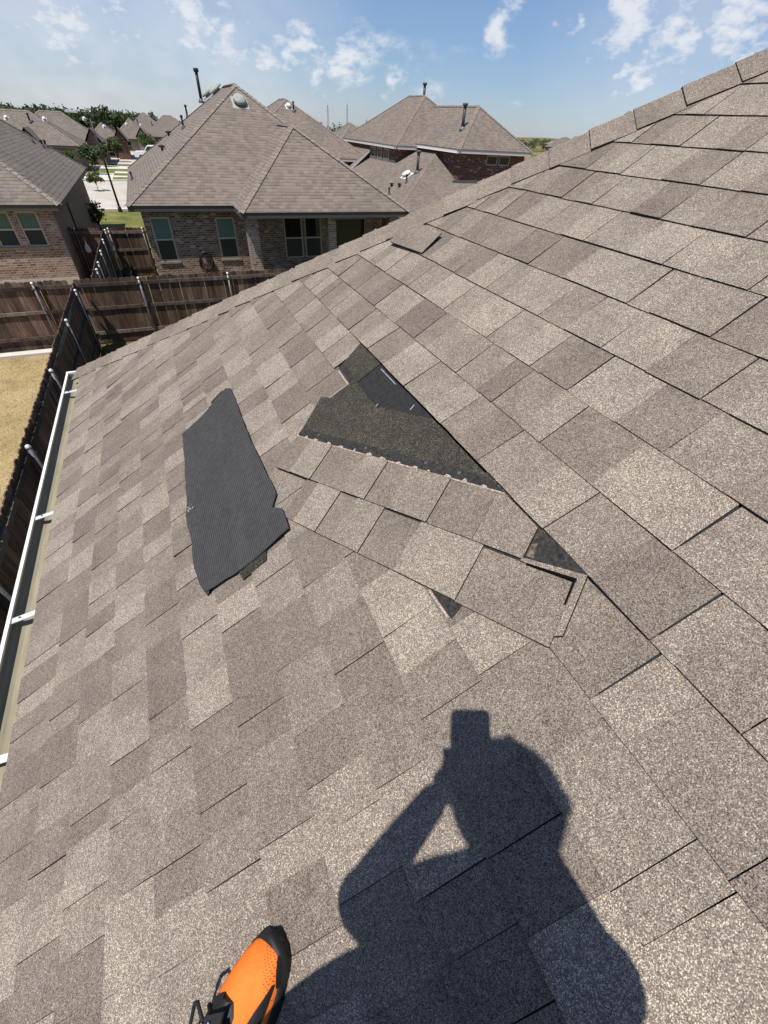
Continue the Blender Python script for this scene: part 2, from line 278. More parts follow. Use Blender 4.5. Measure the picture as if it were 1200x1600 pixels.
# ------------------------------------------------------------------ mesh helpers
class MB:
    def __init__(s): s.v = []; s.f = []; s.mi = []; s.t = []
    def vert(s, p): s.v.append(tuple(p)); return len(s.v) - 1
    def face(s, idx, mi=0, t=.5): s.f.append(tuple(idx)); s.mi.append(mi); s.t.append(t)
    def poly(s, pts, mi=0, t=.5): s.face([s.vert(p) for p in pts], mi, t)
    def box(s, a, b, mi=0, t=.5):
        x0, y0, z0 = a; x1, y1, z1 = b
        i = [s.vert(p) for p in ((x0, y0, z0), (x1, y0, z0), (x1, y1, z0), (x0, y1, z0), (x0, y0, z1), (x1, y0, z1), (x1, y1, z1), (x0, y1, z1))]
        for q in ((0, 3, 2, 1), (4, 5, 6, 7), (0, 1, 5, 4), (1, 2, 6, 5), (2, 3, 7, 6), (3, 0, 4, 7)): s.face([i[k] for k in q], mi, t)
    def prism(s, pts, d, mi=0, side=None, t=.5):      # pts: loop of points, d: offset vector of the other cap
        d = Vector(d); a = [s.vert(p) for p in pts]; b = [s.vert(Vector(p) + d) for p in pts]; n = len(a)
        s.face(a[::-1], mi, t); s.face(b, mi, t)
        for k in range(n): s.face((a[k], a[(k + 1) % n], b[(k + 1) % n], b[k]), mi if side is None else side, t)
    def tube(s, pts, r, n=8, mi=0, cap=True, t=.5):
        pts = [Vector(p) for p in pts]; rr = r if isinstance(r, (list, tuple)) else [r] * len(pts); rings = []
        for i, p in enumerate(pts):
            d = (pts[min(i + 1, len(pts) - 1)] - pts[max(i - 1, 0)]).normalized()
            u = d.orthogonal().normalized() if i == 0 else (pu - d * pu.dot(d)).normalized()
            pu = u; w = d.cross(u)
            rings.append([s.vert(p + (u * math.cos(2 * math.pi * k / n) + w * math.sin(2 * math.pi * k / n)) * rr[i]) for k in range(n)])
        for a, b in zip(rings, rings[1:]):
            for k in range(n): s.face((a[k], a[(k + 1) % n], b[(k + 1) % n], b[k]), mi, t)
        if cap: s.face(rings[0][::-1], mi, t); s.face(rings[-1], mi, t)
    def lathe(s, c, prof, n=16, mi=0, axis=None):      # prof: (radius, height)
        c = Vector(c); z = Vector((0, 0, 1)) if axis is None else Vector(axis).normalized(); u = z.orthogonal().normalized(); w = z.cross(u); rings = []
        for r, hgt in prof: rings.append([s.vert(c + z * hgt + (u * math.cos(2 * math.pi * k / n) + w * math.sin(2 * math.pi * k / n)) * max(r, 1e-4)) for k in range(n)])
        for a, b in zip(rings, rings[1:]):
            for k in range(n): s.face((a[k], a[(k + 1) % n], b[(k + 1) % n], b[k]), mi)
        s.face(rings[0][::-1], mi); s.face(rings[-1], mi)
    def mesh(s, name, mats, smooth=False, uv=False):
        me = bpy.data.meshes.new(name); me.from_pydata(s.v, [], s.f)
        for m in mats: me.materials.append(MATS[m])
        me.polygons.foreach_set('material_index', s.mi)
        if smooth: me.polygons.foreach_set('use_smooth', [True] * len(s.f))
        a = me.attributes.new('tone', 'FLOAT', 'FACE'); a.data.foreach_set('value', s.t)
        me.update()
        if uv:
            ul = me.uv_layers.new(name='uv')
            for pg in me.polygons:
                nn = pg.normal
                tt = Vector((0, 0, 1)).cross(nn)
                if tt.length < 1e-3: tt = Vector((1, 0, 0))
                tt.normalize(); bb = nn.cross(tt)
                for li in pg.loop_indices:
                    co = me.vertices[me.loops[li].vertex_index].co + Vector(UVOFF)
                    ul.data[li].uv = (co.dot(tt), co.dot(bb))
        return me
UVOFF = (0, 0, 0)
def link(name, me, parent=None, mat=None):
    o = bpy.data.objects.new(name, me); COL.objects.link(o)
    if parent is not None: o.parent = parent
    if mat is not None: o.matrix_basis = mat
    return o
def tag(o, label=None, cat=None, group=None, kind=None):
    if label: o['label'] = label
    if cat: o['category'] = cat
    if group: o['group'] = group
    if kind: o['kind'] = kind
    return o
def thing(name, loc, label, cat, group=None, rz=0):
    o = bpy.data.objects.new(name, None); COL.objects.link(o); o.location = loc; o.rotation_euler = (0, 0, rz); o.empty_display_size = .2
    return tag(o, label, cat, group)
class Frame:                                            # build children in world coordinates under an Empty that is only moved
    def __init__(s, root): s.r = root; s.o = Vector(root.location)
    def add(s, name, mb, mats, parent=None, smooth=False, uv=False):
        global UVOFF
        mb.v = [tuple(Vector(p) - s.o) for p in mb.v]; UVOFF = s.o
        if isinstance(mats, str): mats = [mats]
        return link(name, mb.mesh(name, mats, smooth, uv), parent or s.r)

# ------------------------------------------------------------------ terrain
def zt(x, y):
    d = math.hypot(x, y)
    z = 0.0
    if d > 62: z -= (.017 if x <= .55 * y else .017 - .014 * min(1, (x / max(y, 1) - .55) / .22) if y > 0 else .003) * (d - 62)
    tx = min(max((x - 9.8) / 2.5, 0), 1); ty = min(max((y - 12) / 8, 0), 1)
    z -= 1.35 * tx * tx * (3 - 2 * tx) * ty
    return z
def grid_mesh(xs, ys, dz=0):
    m = MB(); idx = [[m.vert((x, y, zt(x, y) + dz)) for x in xs] for y in ys]
    for j in range(len(ys) - 1):
        for i in range(len(xs) - 1): m.face((idx[j][i], idx[j][i + 1], idx[j + 1][i + 1], idx[j + 1][i]))
    return m
xs = [-5000, -2500, -1200, -700, -500, -350, -250, -180, -130, -100, -80, -60, -45, -30, -20, -12, -6, 0, 5, 9.8, 10.4, 11, 11.6, 12.3, 16, 22, 30, 40, 55, 75, 100, 130, 180, 250, 350, 500, 700, 1200, 2500, 5000]
ys = [-5000, -1200, -500, -200, -80, -30, -10, 0, 6, 12, 14, 16, 18, 20, 26, 32, 38, 44, 50, 56, 62, 70, 80, 90, 100, 115, 130, 150, 180, 220, 280, 350, 420, 520, 700, 1200, 2500, 6000]
tag(link('ground', grid_mesh(xs, ys).mesh('ground', ['ground_mix'], True)), kind='structure')
def sheet(name, x0, x1, y0, y1, mat, dz):
    nx = max(1, int((x1 - x0) / 4)); ny = max(1, int((y1 - y0) / 3))
    X = sorted(set([x0 + (x1 - x0) * i / nx for i in range(nx + 1)] + [v for v in xs if x0 < v < x1]))
    Y = sorted(set([y0 + (y1 - y0) * i / ny for i in range(ny + 1)] + [v for v in ys if y0 < v < y1]))
    return tag(link(name, grid_mesh(X, Y, dz).mesh(name, [mat], True)), kind='structure')
sheet('lawn', -14, -2.72, -6, 14.62, 'lawn_dry', .02)
sheet('lawn', -14, -2.3, 15.2, 21.2, 'lawn_dry', .02)
sheet('lawn', -2.1, 9.7, 15.2, 39.2, 'lawn_green', .024)
sheet('lawn', -3.4, -2.1, 21.2, 39.2, 'lawn_green', .021)
m = MB(); m.box((-14, 14.62, 0), (-2.75, 14.9, .10)); tag(link('mow_strip', m.mesh('mow_strip', ['concrete_pale'])), kind='structure')
sheet('street', -90, 60, 40.2, 57, 'concrete', .02)
m = MB(); m.box((-90, 39.7, -.1), (60, 40.2, .13)); tag(link('kerb', m.mesh('kerb', ['concrete_pale'])), kind='structure')
m = MB(); m.box((-90, 57, -.2), (-9.4, 57.3, .14)); m.box((-3.4, 57, -.2), (60, 57.3, .14)); tag(link('kerb', m.mesh('kerb', ['concrete_pale'])), kind='structure')
sheet('verge', -90, 60, 57.3, 60.2, 'lawn_green', .05)
sheet('pavement', -90, 60, 60.2, 61.6, 'concrete_pale', .06)
sheet('street', -9.4, -3.4, 57, 64, 'concrete_pale', .07)
sheet('verge', -60, 60, 61.6, 74, 'lawn_green', .05)
sheet('driveway', -6.0, -1.0, 70, 74.5, 'concrete_pale', .08)
sheet('driveway', -3.4, 2.0, 64, 66.5, 'concrete_pale', .08)
sheet('street', -5.2, 2.5, 78, 140, 'concrete', .06)
# dry grass blades on the strip of lawn the photograph shows
m = MB(); rg = random.Random(3)
for i in range(26000):
    x = -2.75 - abs(rg.gauss(0, 1.6)); y = rg.uniform(6, 14.6)
    if x < -9: continue
    hgt = rg.uniform(.02, .055); a = rg.uniform(0, 6.28); w = .004; lx, ly = rg.uniform(-.03, .03), rg.uniform(-.03, .03)
    m.poly(((x - w * math.cos(a), y - w * math.sin(a), .018), (x + w * math.cos(a), y + w * math.sin(a), .018), (x + lx, y + ly, .02 + hgt)))
tag(link('grass', m.mesh('grass', ['grass_blade'])), 'short sunburnt straw coloured grass of the fenced yard on the left', 'grass', kind='stuff')

# ------------------------------------------------------------------ the house under the photographer's feet
SL = 0.5692384459; HP = .85
RN = Vector((-math.sin(SL), 0, math.cos(SL))); RU = Vector((math.cos(SL), 0, math.sin(SL)))
RP0 = CAMP - RN * HP
def rp(e, u, w=0): return RP0 + Vector((0, e, 0)) + RU * u + RN * w
EXPO = .1434; U0 = .0213
def hip_e(u): return 2.665 - .780 * u
house = thing('brick_house', (0, 0, 0), 'nearest house, its brown shingle roof filling the foreground with storm damage', 'house')
ROOFM = Matrix(((RU.x, 0, RN.x, RP0.x), (RU.y, 1, RN.y, RP0.y), (RU.z, 0, RN.z, RP0.z), (0, 0, 0, 1)))   # local (u, e, w)
UE, UT, EB = -1.602, 3.1, -3.0           # eave, ridge, near end
m = MB()
m.prism([(UE + .012, EB, -.02), (UE + .012, hip_e(UE) - .01, -.02), (UT, hip_e(UT) - .01, -.02), (UT, EB, -.02)], (0, 0, .0185), 0)
roof = link('roof', m.mesh('roof', ['felt']), house, ROOFM)
roof['label'] = 'brown laminated shingle roof with damaged patch'
# far slope beyond the hip and the slope beyond the ridge
m = MB()
A = rp(hip_e(UE), UE, -.012); B = rp(hip_e(UT), UT, -.012); D = Vector((A.x + 9, A.y, A.z)); Cc = Vector((D.x - (B.x - A.x), B.y, B.z))
m.poly([tuple(A), tuple(B), tuple(Cc), tuple(D)][::-1])
R0 = rp(EB, UT, -.012); R1 = rp(EB, UE, -.012); m.poly([tuple(B), tuple(R0), (Cc.x, EB, R0.z), tuple(Cc)]); m.poly([tuple(Cc), (Cc.x, EB, R0.z), (D.x, EB, A.z), tuple(D)])
fr = Frame(house)
fr.add('far_roof_slope', m, 'roof_shingle_brown', uv=True)
m = MB(); m.box((-.50, EB, 0), (7.6, hip_e(UE) - .42, 3.60)); fr.add('wall', m, 'brick_mixed', uv=True)
m = MB(); m.box((-.845, EB, 3.60), (-.825, hip_e(UE) - .02, 3.80)); m.box((-.825, hip_e(UE) - .045, 3.60), (7.9, hip_e(UE) - .025, 3.80)); fr.add('fascia', m, 'fascia_light')
m = MB(); m.box((-.82, EB, 3.60), (-.5, hip_e(UE) - .05, 3.615)); m.box((-.5, hip_e(UE) - .42, 3.60), (7.6, hip_e(UE) - .05, 3.615)); fr.add('soffit', m, 'fascia_light')
# --- tabs of the shingle courses
MEAS = {-3: [1.991, 2.479], -2: [0.0, 2.052, 2.378], -1: [-.10, .24, 1.907, 2.154, 2.40], 0: [-.146, .107, 1.619, 1.86, 2.092],
        1: [-.031, .131, .41, .669, .859, 1.1, 1.412, 1.633, 1.879], 2: [.23, .607, .815, 1.007, 1.294, 1.656, 1.88, 2.103], 3: [.40, .687, .835, 1.050, 1.321, 1.608, 1.83],
        4: [.45, .734, .985, 1.263, 1.47, 1.69, 1.924], 5: [.30, .563, .805, 1.222, 1.517, 1.767], 6: [.33, .606, .841, 1.135, 1.343, 1.605], 7: [.5, .74, .993, 1.264, 1.411, 1.638],
        8: [.5, .76, 1.006, 1.3, 1.46], 9: [.45, .72, 1.003, 1.214], 10: [.6, .92, 1.267], 11: [.7, .95]}
rt = random.Random(21)
def lift(e):                                       # the course above the slipped strips rides up over them
    f = min(max((e - .05) / .3, 0), 1) * min(max((1.62 - e) / .25, 0), 1); return .0105 * f * f * (3 - 2 * f)
def tab_mesh(m, u0, u1, e0, e1, tb, tt, tone, lf=False, jit=True, uo=0):
    j = (lambda a: rt.uniform(-a, a)) if jit else (lambda a: 0)
    sk = j(.0022); b0 = u0 + j(.0011); b1 = b0 + j(.0009); l0, l1 = j(.0009), j(.0009)
    n = max(2, int((e1 - e0) / .05)); top = []; bot = []
    # the butt edge is cut with a slightly uneven line
    for i in range(n + 1):
        f = i / n; e = e0 + (e1 - e0) * f + sk * 0; du = b0 + (b1 - b0) * f + (j(.0009) if 0 < i < n else 0)
        top.append(m.vert((du - uo, e, tb + l0 + (l1 - l0) * f + (lift(e) if lf else 0)))); bot.append(m.vert((du - uo, e, .0002)))
    ua, ub = m.vert((u1 - uo, e0 + sk, tt)), m.vert((u1 - uo, e1 + sk, tt))
    la, lb = m.vert((u1 - uo, e0 + sk, -.0005)), m.vert((u1 - uo, e1 + sk, -.0005))
    m.face([ua, ub] + top[::-1], 0, tone)
    for i in range(n): m.face((top[i], top[i + 1], bot[i + 1], bot[i]), 1, tone)
    m.face((ua, top[0], bot[0], la), 1, tone); m.face((top[-1], ub, lb, bot[-1]), 1, tone)
def hole(k, e0, e1):                              # where the torn-off shingles leave the roof bare
    return (k == 0 and e1 > .70 and e0 < 1.47)
pieces = []
for k in range(-11, 20):
    u0 = U0 + EXPO * k; um = u0 + EXPO / 2
    if k == -11: u0 = UE
    emax = hip_e(um) + .01; u1 = U0 + EXPO * (k + 1) + .018
    cuts = sorted(MEAS.get(k, []))
    lo = EB + rt.uniform(0, .2)
    seq = []
    if not cuts: cuts = [rt.uniform(.1, .3)]
    e = cuts[0]
    while e > EB:
        e -= rt.choice([.16, .19, .22, .25, .29, .33]) * rt.uniform(.92, 1.08); seq.append(e)
    seq = seq[::-1]
    for a in cuts:
        while seq and a - seq[-1] > .42: seq.append(seq[-1] + rt.uniform(.17, .30))
        if seq and a - seq[-1] < .06: seq[-1] = a
        else: seq.append(a)
    while seq[-1] < emax: seq.append(seq[-1] + rt.choice([.15, .19, .22, .26, .3]) * rt.uniform(.92, 1.08))
    base = rt.uniform(-.06, .06)
    for a, b in zip(seq, seq[1:]):
        a = max(a, EB); b = min(b, emax)
        if b - a < .02 or a >= emax: continue
        fr_ = rt.choice([.45, .55, .6, .5, .7, .4]) if b - a > .13 else 1.0
        c = a + (b - a) * fr_
        gp = .0011 if k >= 0 else .0007
        t1 = rt.choice([.18, .30, .42, .60, .75, .85]) + base; t2 = rt.choice([.22, .35, .5, .65, .8]) + base
        if abs(t1 - t2) < .14: t2 = t1 + (.24 if t1 < .5 else -.24)
        for (p, q, tb, tn) in ((a + gp, c, .0074 if k >= 0 else .0084, t1), (c, b - gp, .0062, t2)):
            if q - p < .015: continue
            tb *= rt.uniform(.93, 1.08)
            if rt.random() < .07: tb += .002
            if k >= 4: tb -= .0009
            tt = .0012
            if hole(k, p, q):                     # keep what is left of it outside the hole
                if p < .70: q = .70
                elif q > 1.47: p = 1.47
                else: continue
            lf = (k == 1)
            if k == 2 and q > .3 and p < 1.3: tt = .004
            corner = None
            pieces.append((u0, u1, p, q, tb, tt, tn, lf))
def px_area(pc):
    u0, u1, p, q = pc[:4]; pts = [cam_px(rp(e, u)) for e, u in ((p, u0), (q, u0), (q, u0 + EXPO), (p, u0 + EXPO))]
    if any(x is None for x in pts): return 0
    ar = abs(sum(pts[i][0] * pts[(i + 1) % 4][1] - pts[(i + 1) % 4][0] * pts[i][1] for i in range(4))) / 2
    cx = sum(x[0] for x in pts) / 4; cy = sum(x[1] for x in pts) / 4
    return ar if -40 < cx < 1240 and 40 < cy < 1640 else 0
order = sorted(range(len(pieces)), key=lambda i: -px_area(pieces[i]))
rest = MB()
for rank, i in enumerate(order):
    u0, u1, p, q, tb, tt, tn, lf = pieces[i]
    if rank < 300:
        m = MB(); tab_mesh(m, u0, u1, p, q, tb, tt, tn, lf)
        o = link('shingle', m.mesh('shingle', ['shingle_granules', 'asphalt_edge']), roof)
    else: tab_mesh(rest, u0, u1, p, q, tb, tt, tn, lf)
o = link('shingle_field', rest.mesh('shingle_field', ['shingle_granules', 'asphalt_edge']), roof); o['kind'] = 'stuff'
# --- hip caps folded over the hip
hd = Vector((-.78, 1.0)); hl = math.hypot(.78, 1.0)             # (e, u) per step along the hip
FN = Vector((0, math.sin(.60), math.cos(.60)))                  # normal of the far slope
i = 0; u = UE - .02
while u < UT:
    st = .144 / hl; ua, ub = u, u + st * 1.55
    off = .118 + rt.uniform(-.008, .008)
    tl, tu = .012 + rt.uniform(-.001, .003), .004
    # inward direction on this slope, perpendicular to the hip
    iu, ie = -.78 / hl * -1, -1 / hl
    m = MB(); tone = rt.uniform(.35, .72)
    def P3(e, uu, w): return (uu, e, w)
    a = []
    inv = ROOFM.inverted()
    for uu, w in ((ua, tl), (ub, tu)):
        ax = P3(hip_e(uu), uu, w + .012)
        inn = P3(hip_e(uu) - off / hl, uu - off * .78 / hl, w - .002 + rt.uniform(-.001, .002))
        mid = P3(hip_e(uu) - off * .35 / hl, uu - off * .35 * .78 / hl, w + .006)
        wpt = ROOFM @ Vector(ax); far = inv @ (wpt + Vector((.070, .085, -.062)))
        a.append([inn, mid, ax, tuple(far)])
    ids = [[m.vert(p) for p in row] for row in a]
    dwn = [[m.vert(Vector(p) - Vector((0, 0, .006 + (.003 if r_ == 0 else 0)))) for p in row] for r_, row in enumerate(a)]
    for c in range(3):
        m.face((ids[0][c], ids[1][c], ids[1][c + 1], ids[0][c + 1]), 0, tone)
        m.face((ids[0][c], ids[0][c + 1], dwn[0][c + 1], dwn[0][c]), 1, tone)
    m.face((ids[1][0], ids[0][0], dwn[0][0], dwn[1][0]), 1, tone); m.face((ids[0][3], ids[1][3], dwn[1][3], dwn[0][3]), 1, tone)
    link('hip_cap', m.mesh('hip_cap', ['cap_granules', 'asphalt_edge']), roof)
    u += st; i += 1
# a tab that has lifted and lies over the edge of the hip caps
m = MB(); q = [(.575, 2.0), (.60, 1.735), (.712, 1.745), (.70, 2.045)]
zz = [.020, .014, .022, .040]
i4 = [m.vert((a, b, z)) for (a, b), z in zip(q, zz)]; j4 = [m.vert((a, b, z - .004)) for (a, b), z in zip(q, zz)]
m.face(i4[::-1], 0, .48)
for c in range(4): m.face((i4[c], i4[(c + 1) % 4], j4[(c + 1) % 4], j4[c]), 1)
o = link('shingle', m.mesh('shingle', ['shingle_granules', 'asphalt_edge']), roof); o['label'] = 'lifted shingle tab lying against the hip caps'
# --- gutter
prof = [(-.848, 3.825), (-.848, 3.745), (-.855, 3.740), (-.965, 3.738), (-.990, 3.746), (-.996, 3.756), (-1.006, 3.766), (-1.008, 3.788)]
m = MB(); yA, yB = EB, hip_e(UE) + .03
for mi, off in ((0, 0.0), (1, .0022)):
    ids = [[m.vert((x + (off if k > 3 else -off if k < 2 else 0), y, z + (off if 1 < k < 5 else 0))) for k, (x, z) in enumerate(prof)] for y in (yA, yB)]
    for k in range(len(prof) - 1): m.face((ids[0][k], ids[0][k + 1], ids[1][k + 1], ids[1][k]), mi)
gut = fr.add('gutter', m, ['white_paint', 'gutter_inside'])
m = MB(); m.box((-1.012, yA, 3.786), (-.998, yB, 3.797)); fr.add('gutter_rim', m, 'white_paint', gut)
m = MB(); m.prism([(x, yB, z) for x, z in prof], (0, .004, 0)); m.box((-1.012, yB - .012, 3.786), (-.85, yB + .008, 3.80)); fr.add('end_cap', m, 'white_paint', gut)
for y in (3.58, 2.14, 1.47, .86, .22, -.4, -1.0):
    m = MB(); dy = rt.uniform(-.02, .02)
    m.prism([(-.995, y - .014 + dy, 3.787), (-.995, y + .014 + dy, 3.787), (-.85, y + .014, 3.806), (-.85, y - .014, 3.806)], (0, 0, .0035))
    h_ = fr.add('hanger', m, 'aluminium', gut)
    m = MB()
    for xx in (-.965, -.90): m.lathe((xx, y + dy * .5, 3.7935 + (xx + .995) * .13), [(.004, 0), (.004, .003), (.001, .004)], 6)
    fr.add('screw', m, 'vent_grey', h_)
m = MB(); m.box((-.893, yA, 3.805), (-.888, hip_e(UE), 3.826)); fr.add('drip_edge', m, 'fascia_dark')
# --- bare felt inside the hole and the old headlap beside it
m = MB(); m.prism([(u_, e_, .0005) for u_, e_ in ((.02, .62), (.02, 1.32), (.172, 1.32), (.172, .62))], (0, 0, .0022)); felt = link('underlayment', m.mesh('underlayment', ['felt']), roof)
felt['label'] = 'bare black underlayment with faded white print'
for pts in ([(.150, 1.275), (.150, 1.15), (.1535, 1.15), (.1535, 1.275)], [(.09, 1.00), (.09, 1.02), (.096, 1.02), (.096, 1.00)], [(.128, 1.005), (.150, 1.012), (.150, 1.008), (.131, 1.0015)], [(.05, 1.125), (.066, 1.13), (.066, 1.126), (.052, 1.1215)]):
    m = MB(); m.poly([(a, b, .0032) for a, b in pts]); link('print', m.mesh('print', ['print_white']), felt)
m = MB(); m.prism([(.032, 1.30, .001), (.036, 1.45, .001), (.172, 1.50, .001), (.172, 1.30, .001)], (0, 0, .005), 0, 1); ho = link('headlap', m.mesh('headlap', ['headlap_granules', 'asphalt_edge']), roof)
m = MB(); m.prism([(.038, 1.30, .0062), (.042, 1.445, .0062), (.062, 1.445, .0062), (.058, 1.30, .0062)], (0, 0, .0012)); link('sealant_strip', m.mesh('sealant_strip', ['sealant']), ho)
m = MB(); m.prism([(.022, 1.30, .004), (.026, 1.43, .004), (.033, 1.43, .004), (.029, 1.30, .004)], (0, 0, .004)); link('torn_edge', m.mesh('torn_edge', ['release_film']), ho)

# ------------------------------------------------------------------ slipped shingle strips (own frame: a along the strip, b up its face)
PA = Vector((-.478, .878)); PB = Vector((.878, .478))       # (u, e) components of a and b
PO = Vector((.02, .21))
def ab(a, b): return PO + PA * a + PB * b
def ab_frame(w0):
    y = RU * PA.x + Vector((0, PA.y, 0)); x = RU * PB.x + Vector((0, PB.y, 0)); z = RN; o = rp(PO.y, PO.x, w0)
    return Matrix(((x.x, y.x, z.x, o.x), (x.y, y.y, z.y, o.y), (x.z, y.z, z.z, o.z), (0, 0, 0, 1)))
def clip_u(poly, umax):
    out = []
    for i in range(len(poly)):
        p, q = poly[i], poly[(i + 1) % len(poly)]; up, uq = ab(*p).x - umax, ab(*q).x - umax
        if up <= 0: out.append(p)
        if up * uq < 0: t = up / (up - uq); out.append((p[0] + (q[0] - p[0]) * t, p[1] + (q[1] - p[1]) * t))
    return out
def lowslab(m, poly, wf, th, mi=0, side=1, t=.5):
    ar = sum(poly[i][0] * poly[(i + 1) % len(poly)][1] - poly[(i + 1) % len(poly)][0] * poly[i][1] for i in range(len(poly)))
    if ar > 0: poly = poly[::-1]
    T = [m.vert((b, a, wf(a, b))) for a, b in poly]; B = [m.vert((b, a, wf(a, b) - th)) for a, b in poly]; n = len(T)
    m.face(T, mi, t)
    for k in range(n): m.face((B[k], B[(k + 1) % n], T[(k + 1) % n], T[k]), side, t)
def strip(label, w0, b0, a0, a1, cuts, umax, tones, headlap, film=True):
    FM = ab_frame(0)
    root = thing('shingle_strip', FM.translation, label, 'shingle', 'shingle strips that slid out of place')
    loc = Matrix.Translation(-FM.translation) @ FM
    wf = lambda a, b: w0 + .004 * max(0, 1 - (b - b0) / .14) * 0 + .0035
    m = MB(); lowslab(m, clip_u([(a0, b0 + .125), (a1, b0 + .125), (a1 + .04, b0 + .31), (a0, b0 + .33)] if headlap is None else headlap, umax), wf, .0035, 0, 1)
    link('headlap', m.mesh('headlap', ['headlap_granules', 'asphalt_edge']), root, loc)
    m = MB(); lowslab(m, clip_u([(a0, b0 + .137), (a1, b0 + .142), (a1, b0 + .170), (a0, b0 + .165)], umax), lambda a, b: w0 + .0047, .0010, 0, 0)
    ss = link('sealant_strip', m.mesh('sealant_strip', ['sealant']), root, loc)
    a = a0 + .02; rr = random.Random(int(w0 * 1e5))
    while a < (a1 - .02 if film else .10):
        ln = rr.uniform(.010, .026)
        pl = clip_u([(a, b0 + .1345 + rr.uniform(-.002, .002)), (a + ln, b0 + .1355), (a + ln * .8, b0 + .143 + rr.uniform(-.002, .003)), (a + ln * .4, b0 + .1425 + rr.uniform(-.002, .004)), (a + .002, b0 + .141)], umax)
        if len(pl) > 2:
            m = MB(); lowslab(m, pl, lambda a, b: w0 + .0062, .0012, 0, 0); link('sealant_dash', m.mesh('sealant_dash', ['release_film']), ss)
        a += ln + rr.uniform(.03, .05)
    # exposed tabs
    for i in range(len(cuts) - 1):
        c0, c1 = cuts[i], cuts[i + 1]
        fr2 = rr.uniform(.35, .65) if c1 - c0 > .14 else 1
        cm = c0 + (c1 - c0) * fr2
        for p, q, hi, tn in ((c0, cm, 0, tones[i % len(tones)] - .2), (cm, c1, 1, tones[i % len(tones)] + .12)):
            if q - p < .02: continue
            top = .136 if film else .150
            p_, q_ = (p, q - .001) if not hi else (p, q - .0012)
            pl = clip_u([(p_, b0 + rr.uniform(-.001, .001)), (q_, b0 + rr.uniform(-.001, .001)), (q_, b0 + top), (p_, b0 + top)], umax)
            if len(pl) < 3: continue
            m = MB(); tb = w0 + (.0085 if hi else .0052)
            lowslab(m, pl, lambda a, b: tb - .0008 * (b - b0) / .14, tb - w0 + .006 if b0 > .1 else tb - .001, 0, 1, tn)
            link('tab', m.mesh('tab', ['shingle_granules', 'asphalt_edge']), root, loc)
    m = MB(); lowslab(m, clip_u([(a0, b0 + .132), (a1, b0 + .134), (a1, b0 + .1375), (a0, b0 + .1365)], umax), lambda a, b: w0 + .0058, .004, 0, 0, .9)
    if film: link('torn_edge', m.mesh('torn_edge', ['release_film']), root, loc)
    return root, loc
s2, loc2 = strip('lower slipped shingle strip, its right end lifted from the roof with its shaded gap painted black', .0078, 0, .0, .86, [.0, .39, .62, .80, .86], .168, [.62, .55, .75, .45, .6], None, False)
# lifted corner of that strip: pale granule band, shaded gap painted as a black slab, nail hole
m = MB(); lowslab(m, [(-.014, .03), (.0, .022), (.004, .144), (.12, .137), (.12, .146), (-.010, .158)], lambda a, b: .0178, .012, 0, 1, .62); link('torn_edge', m.mesh('torn_edge', ['shingle_granules', 'asphalt_edge']), s2, loc2)
m = MB(); lowslab(m, [(.004, .088), (.0065, .087), (.009, .136), (.05, .1355), (.105, .1345), (.105, .1365), (.05, .141), (.006, .144)], lambda a, b: .0182, .004, 0, 0); link('gap_shade', m.mesh('gap_shade', ['gap_shade_black']), s2, loc2)
m = MB(); m.lathe((.178, .050, .0140), [(.006, 0), (.006, .0008), (.004, .001)], 10); link('nail_hole', m.mesh('nail_hole', ['phone_black']), s2, loc2)
m = MB(); lowslab(m, clip_u([(-.012, .158), (.012, .155), (.030, .150), (.055, .152), (.08, .149), (.112, .150), (.116, .19), (.10, .215), (.0, .21), (-.018, .172)], .172), lambda a, b: .0138, .002, 0, 0); link('bare_mat', m.mesh('bare_mat', ['sealant']), s2, loc2)
m = MB(); lowslab(m, [(.098, .154), (.113, .153), (.115, .182), (.104, .188)], lambda a, b: .0146, .001, 0, 0); link('rust_stain', m.mesh('rust_stain', ['stain_tan']), s2, loc2)
s1, loc1 = strip('upper slipped shingle strip showing its dark triangular headlap and white sealant dashes', .0150, .143, .117, 1.03, [.117, .241, .505, .689, .948, 1.03], .158, [.66, .5, .55, .62, .5],
                 [(.117, .262), (1.025, .268), (1.05, .459), (1.0, .460), (.946, .549), (.934, .550), (.833, .490), (.76, .452), (.725, .458), (.715, .448), (.695, .455), (.658, .451), (.581, .449), (.45, .45), (.117, .45)])
for a, b in ((.93, .302), (.70, .300), (.47, .303), (.36, .299)):
    m = MB(); m.lathe((b, a, .0196), [(.005, 0), (.005, .0012), (.002, .0016)], 10); link('nail_head', m.mesh('nail_head', ['vent_grey']), s1, loc1)
# small wedge of headlap showing under the lower strip
wd = [(-.112, .455), (-.068, .378), (-.108, .366)]
m = MB(); m.prism([(a, b, .0082) for a, b in wd][::-1], (0, 0, .0012), 0, 0); o = link('headlap', m.mesh('headlap', ['sealant']), roof)
m = MB(); m.prism([(-.118, .462), (-.112, .452), (-.110, .368), (-.119, .358)] and [(-.119, .452, .0085), (-.114, .452, .0085), (-.1095, .37, .0085), (-.115, .37, .0085)], (0, 0, .0025)); link('torn_edge', m.mesh('torn_edge', ['release_film']), roof)

